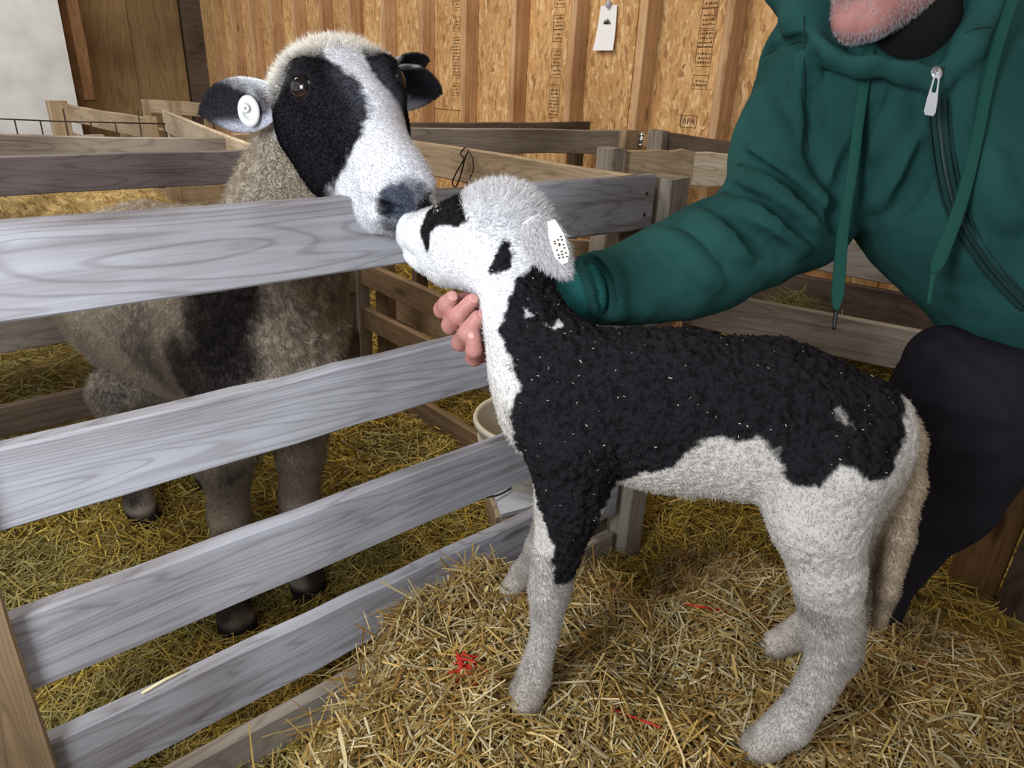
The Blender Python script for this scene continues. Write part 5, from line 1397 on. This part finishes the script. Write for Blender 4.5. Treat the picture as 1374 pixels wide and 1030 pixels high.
# white board box with a black wire
wb = [on_z(x, y, .125) for x, y in ((658, 648), (722, 620), (752, 668), (672, 690))]
V = np.array(wb); V = np.concatenate([V, V * [1, 1, 0] + [0, 0, .02]])
c = V[:4].mean(0)
bx_ = empty('white_box', (c[0], c[1], .0), 'low white topped box on the straw beside the gate post', 'box')
T4 = np.concatenate([V[:4], V[:4] - [0, 0, .012]])
world_mesh('top', T4, np.array([[3, 2, 1, 0], [4, 5, 6, 7], [0, 1, 5, 4], [1, 2, 6, 5], [2, 3, 7, 6], [3, 0, 4, 7]]), plain('white_laminate', srgb(212, 216, 226), .4), bx_, smooth=False)
for i in range(4):
    p, q = V[i] - [0, 0, .013], V[(i + 1) % 4] - [0, 0, .013]
    board('side_board', p, q, .10, .012, M['rail_tan'], bx_, side=1, n=3)
wv = [on_z(x, y, z) for x, y, z in ((640, 668, .15), (668, 664, .135), (692, 650, .134), (712, 632, .14), (735, 610, .16))]
v, f = tube(spline(wv, 24), .0026, 6); tag(world_mesh('black_wire', v, f, M['ink'], None), 'thin black wire lying across the white box', 'wire')
# note pinned to the strand board
q = on_x(816, 38, WX - .002)
nw, nh = .118, .178
up_ = np.array([0, 0, 1.0]); rt = np.array([0, -1.0, 0]); rt = unit(rt + up_ * .0)
V, F = [], []
K = 9
for i in range(K):
    t = i / (K - 1); z = nh / 2 - nh * t; w = nw * (.80 + .22 * t); curlx = -.004 - .016 * t * t
    for s in (-1, -.33, .33, 1): V.append(q + rt * s * w / 2 + up_ * z + np.array([curlx - .004 * s * s, 0, 0]))
for i in range(K - 1):
    for j in range(3): F.append([i * 4 + j, i * 4 + j + 1, (i + 1) * 4 + j + 1, (i + 1) * 4 + j])
nV = len(V); V = V + [p + np.array([.0012, 0, 0]) for p in V]; F = F + [[nV + a for a in r[::-1]] for r in F]
note = world_mesh('paper_note', V, np.array(F), M['paper'], None, q)
tag(note, 'white paper tag with a small dark drawing hung on the strand-board wall', 'note')
r0 = np.random.default_rng(3); V, F = [], []
for k in range(40):
    u = r0.uniform(-.024, .020); zb = .016; hgt = r0.uniform(.004, .03) * (1 - abs(u + .002) / .032)
    p = q + rt * u + up_ * (nh / 2 - .072) + np.array([-.0125, 0, 0]); n = len(V); w = r0.uniform(.002, .004)
    V += [p, p + rt * w, p + rt * w * .7 + up_ * hgt, p + rt * w * .2 + up_ * hgt]; F.append([n, n + 1, n + 2, n + 3])
world_mesh('printed_drawing', V, np.array(F), M['ink'], note, smooth=False)
v, f = blob(q + up_ * (nh / 2 + .004) + np.array([-.012, 0, 0]), (.012, .014, .016), n=8)
cl = world_mesh('clip', v, f, plain('pale_clip', srgb(176, 178, 190), .4), note)
# loops of twine on the partition board
twp = [on_x(x, y, 1.150) for x, y in ((624, 198), (618, 206), (622, 214), (612, 232), (607, 246), (612, 250), (619, 232), (624, 212), (628, 204))]
v, f = tube(spline(twp, 50), .0022, 6); tag(world_mesh('wire_loop', v, f, M['wire'], None), 'thin loop of dark wire hanging over the tan partition board', 'wire')
twp = [on_x(x, y, 1.150) for x, y in ((627, 200), (634, 212), (635, 228), (630, 240))]
v, f = tube(spline(twp, 20), .0016, 6); tag(world_mesh('wire_end', v, f, M['wire'], None), 'short loose wire end beside the hanging wire loop', 'wire')
# red baling twine
M['twine'] = plain('red_twine', srgb(192, 52, 36), .7, bump=.4, bscale=900)
def on_bale(px, py):
    d = np.linspace(.5, 1.6, 400); P = EYE + ray(px, py)[None] * d[:, None]
    k = np.argmax(P[:, 2] < height(P[:, :2])); return P[k]
def tuft(name, px, label, n, spread, r=.0019):
    c = on_bale(*px); L = []
    for k in range(n):
        o = rng.normal(0, spread, 3) * [1, 1, .4]; dr = rng.normal(0, 1, 3) * [1, 1, .35]; dr = dr / np.linalg.norm(dr)
        ln = rng.uniform(.012, .03)
        L.append(tube(spline([c + o, c + o + dr * ln * .5 + rng.normal(0, .003, 3), c + o + dr * ln + rng.normal(0, .004, 3)], 7) + [0, 0, .016], r, 5))
    v, f = tubes(L); tag(world_mesh(name, v, f, M['twine'], None), label, 'twine')
tuft('twine_tuft', (632, 910), 'frayed tuft of red baling twine in the straw left of the front hoof', 34, .010)
for pts, lb in (([(826, 797), (815, 802), (804, 800), (790, 803)], 'red twine end in the straw right of the front knee'),
            ([(880, 815), (920, 822), (960, 826), (1000, 838), (1035, 838)], 'red twine strand running through straw towards the far hind hoof'),
            ([(1158, 878), (1185, 886), (1215, 894), (1250, 900)], 'red twine strand in the straw behind the near hind leg'),
            ([(820, 960), (850, 975), (885, 985)], 'faint red twine piece in the straw below the belly')):
    L = [on_bale(*p) + [0, 0, .012 + .004 * (i % 2)] for i, p in enumerate(pts)]
    v, f = tube(spline(L, 26), .0016, 6); tag(world_mesh('twine', v, f, M['twine'], None), lb, 'twine')
# a straw lying on the fourth board, another on the upper ones
for a_, b_, lb in (((190, 930), (250, 898), 'single pale straw lying on the second lowest gate board'), ((352, 620), (385, 611), None)):
    if lb is None: continue
    p, q_ = on_z(*a_, .279), on_z(*b_, .279)
    v, f = tube([p, (p + q_) / 2 + [0, 0, .002], q_], .0022, 6); tag(world_mesh('straw_stalk', v, f, plain('pale_stalk', srgb(226, 212, 170), .5), None), lb, 'straw')
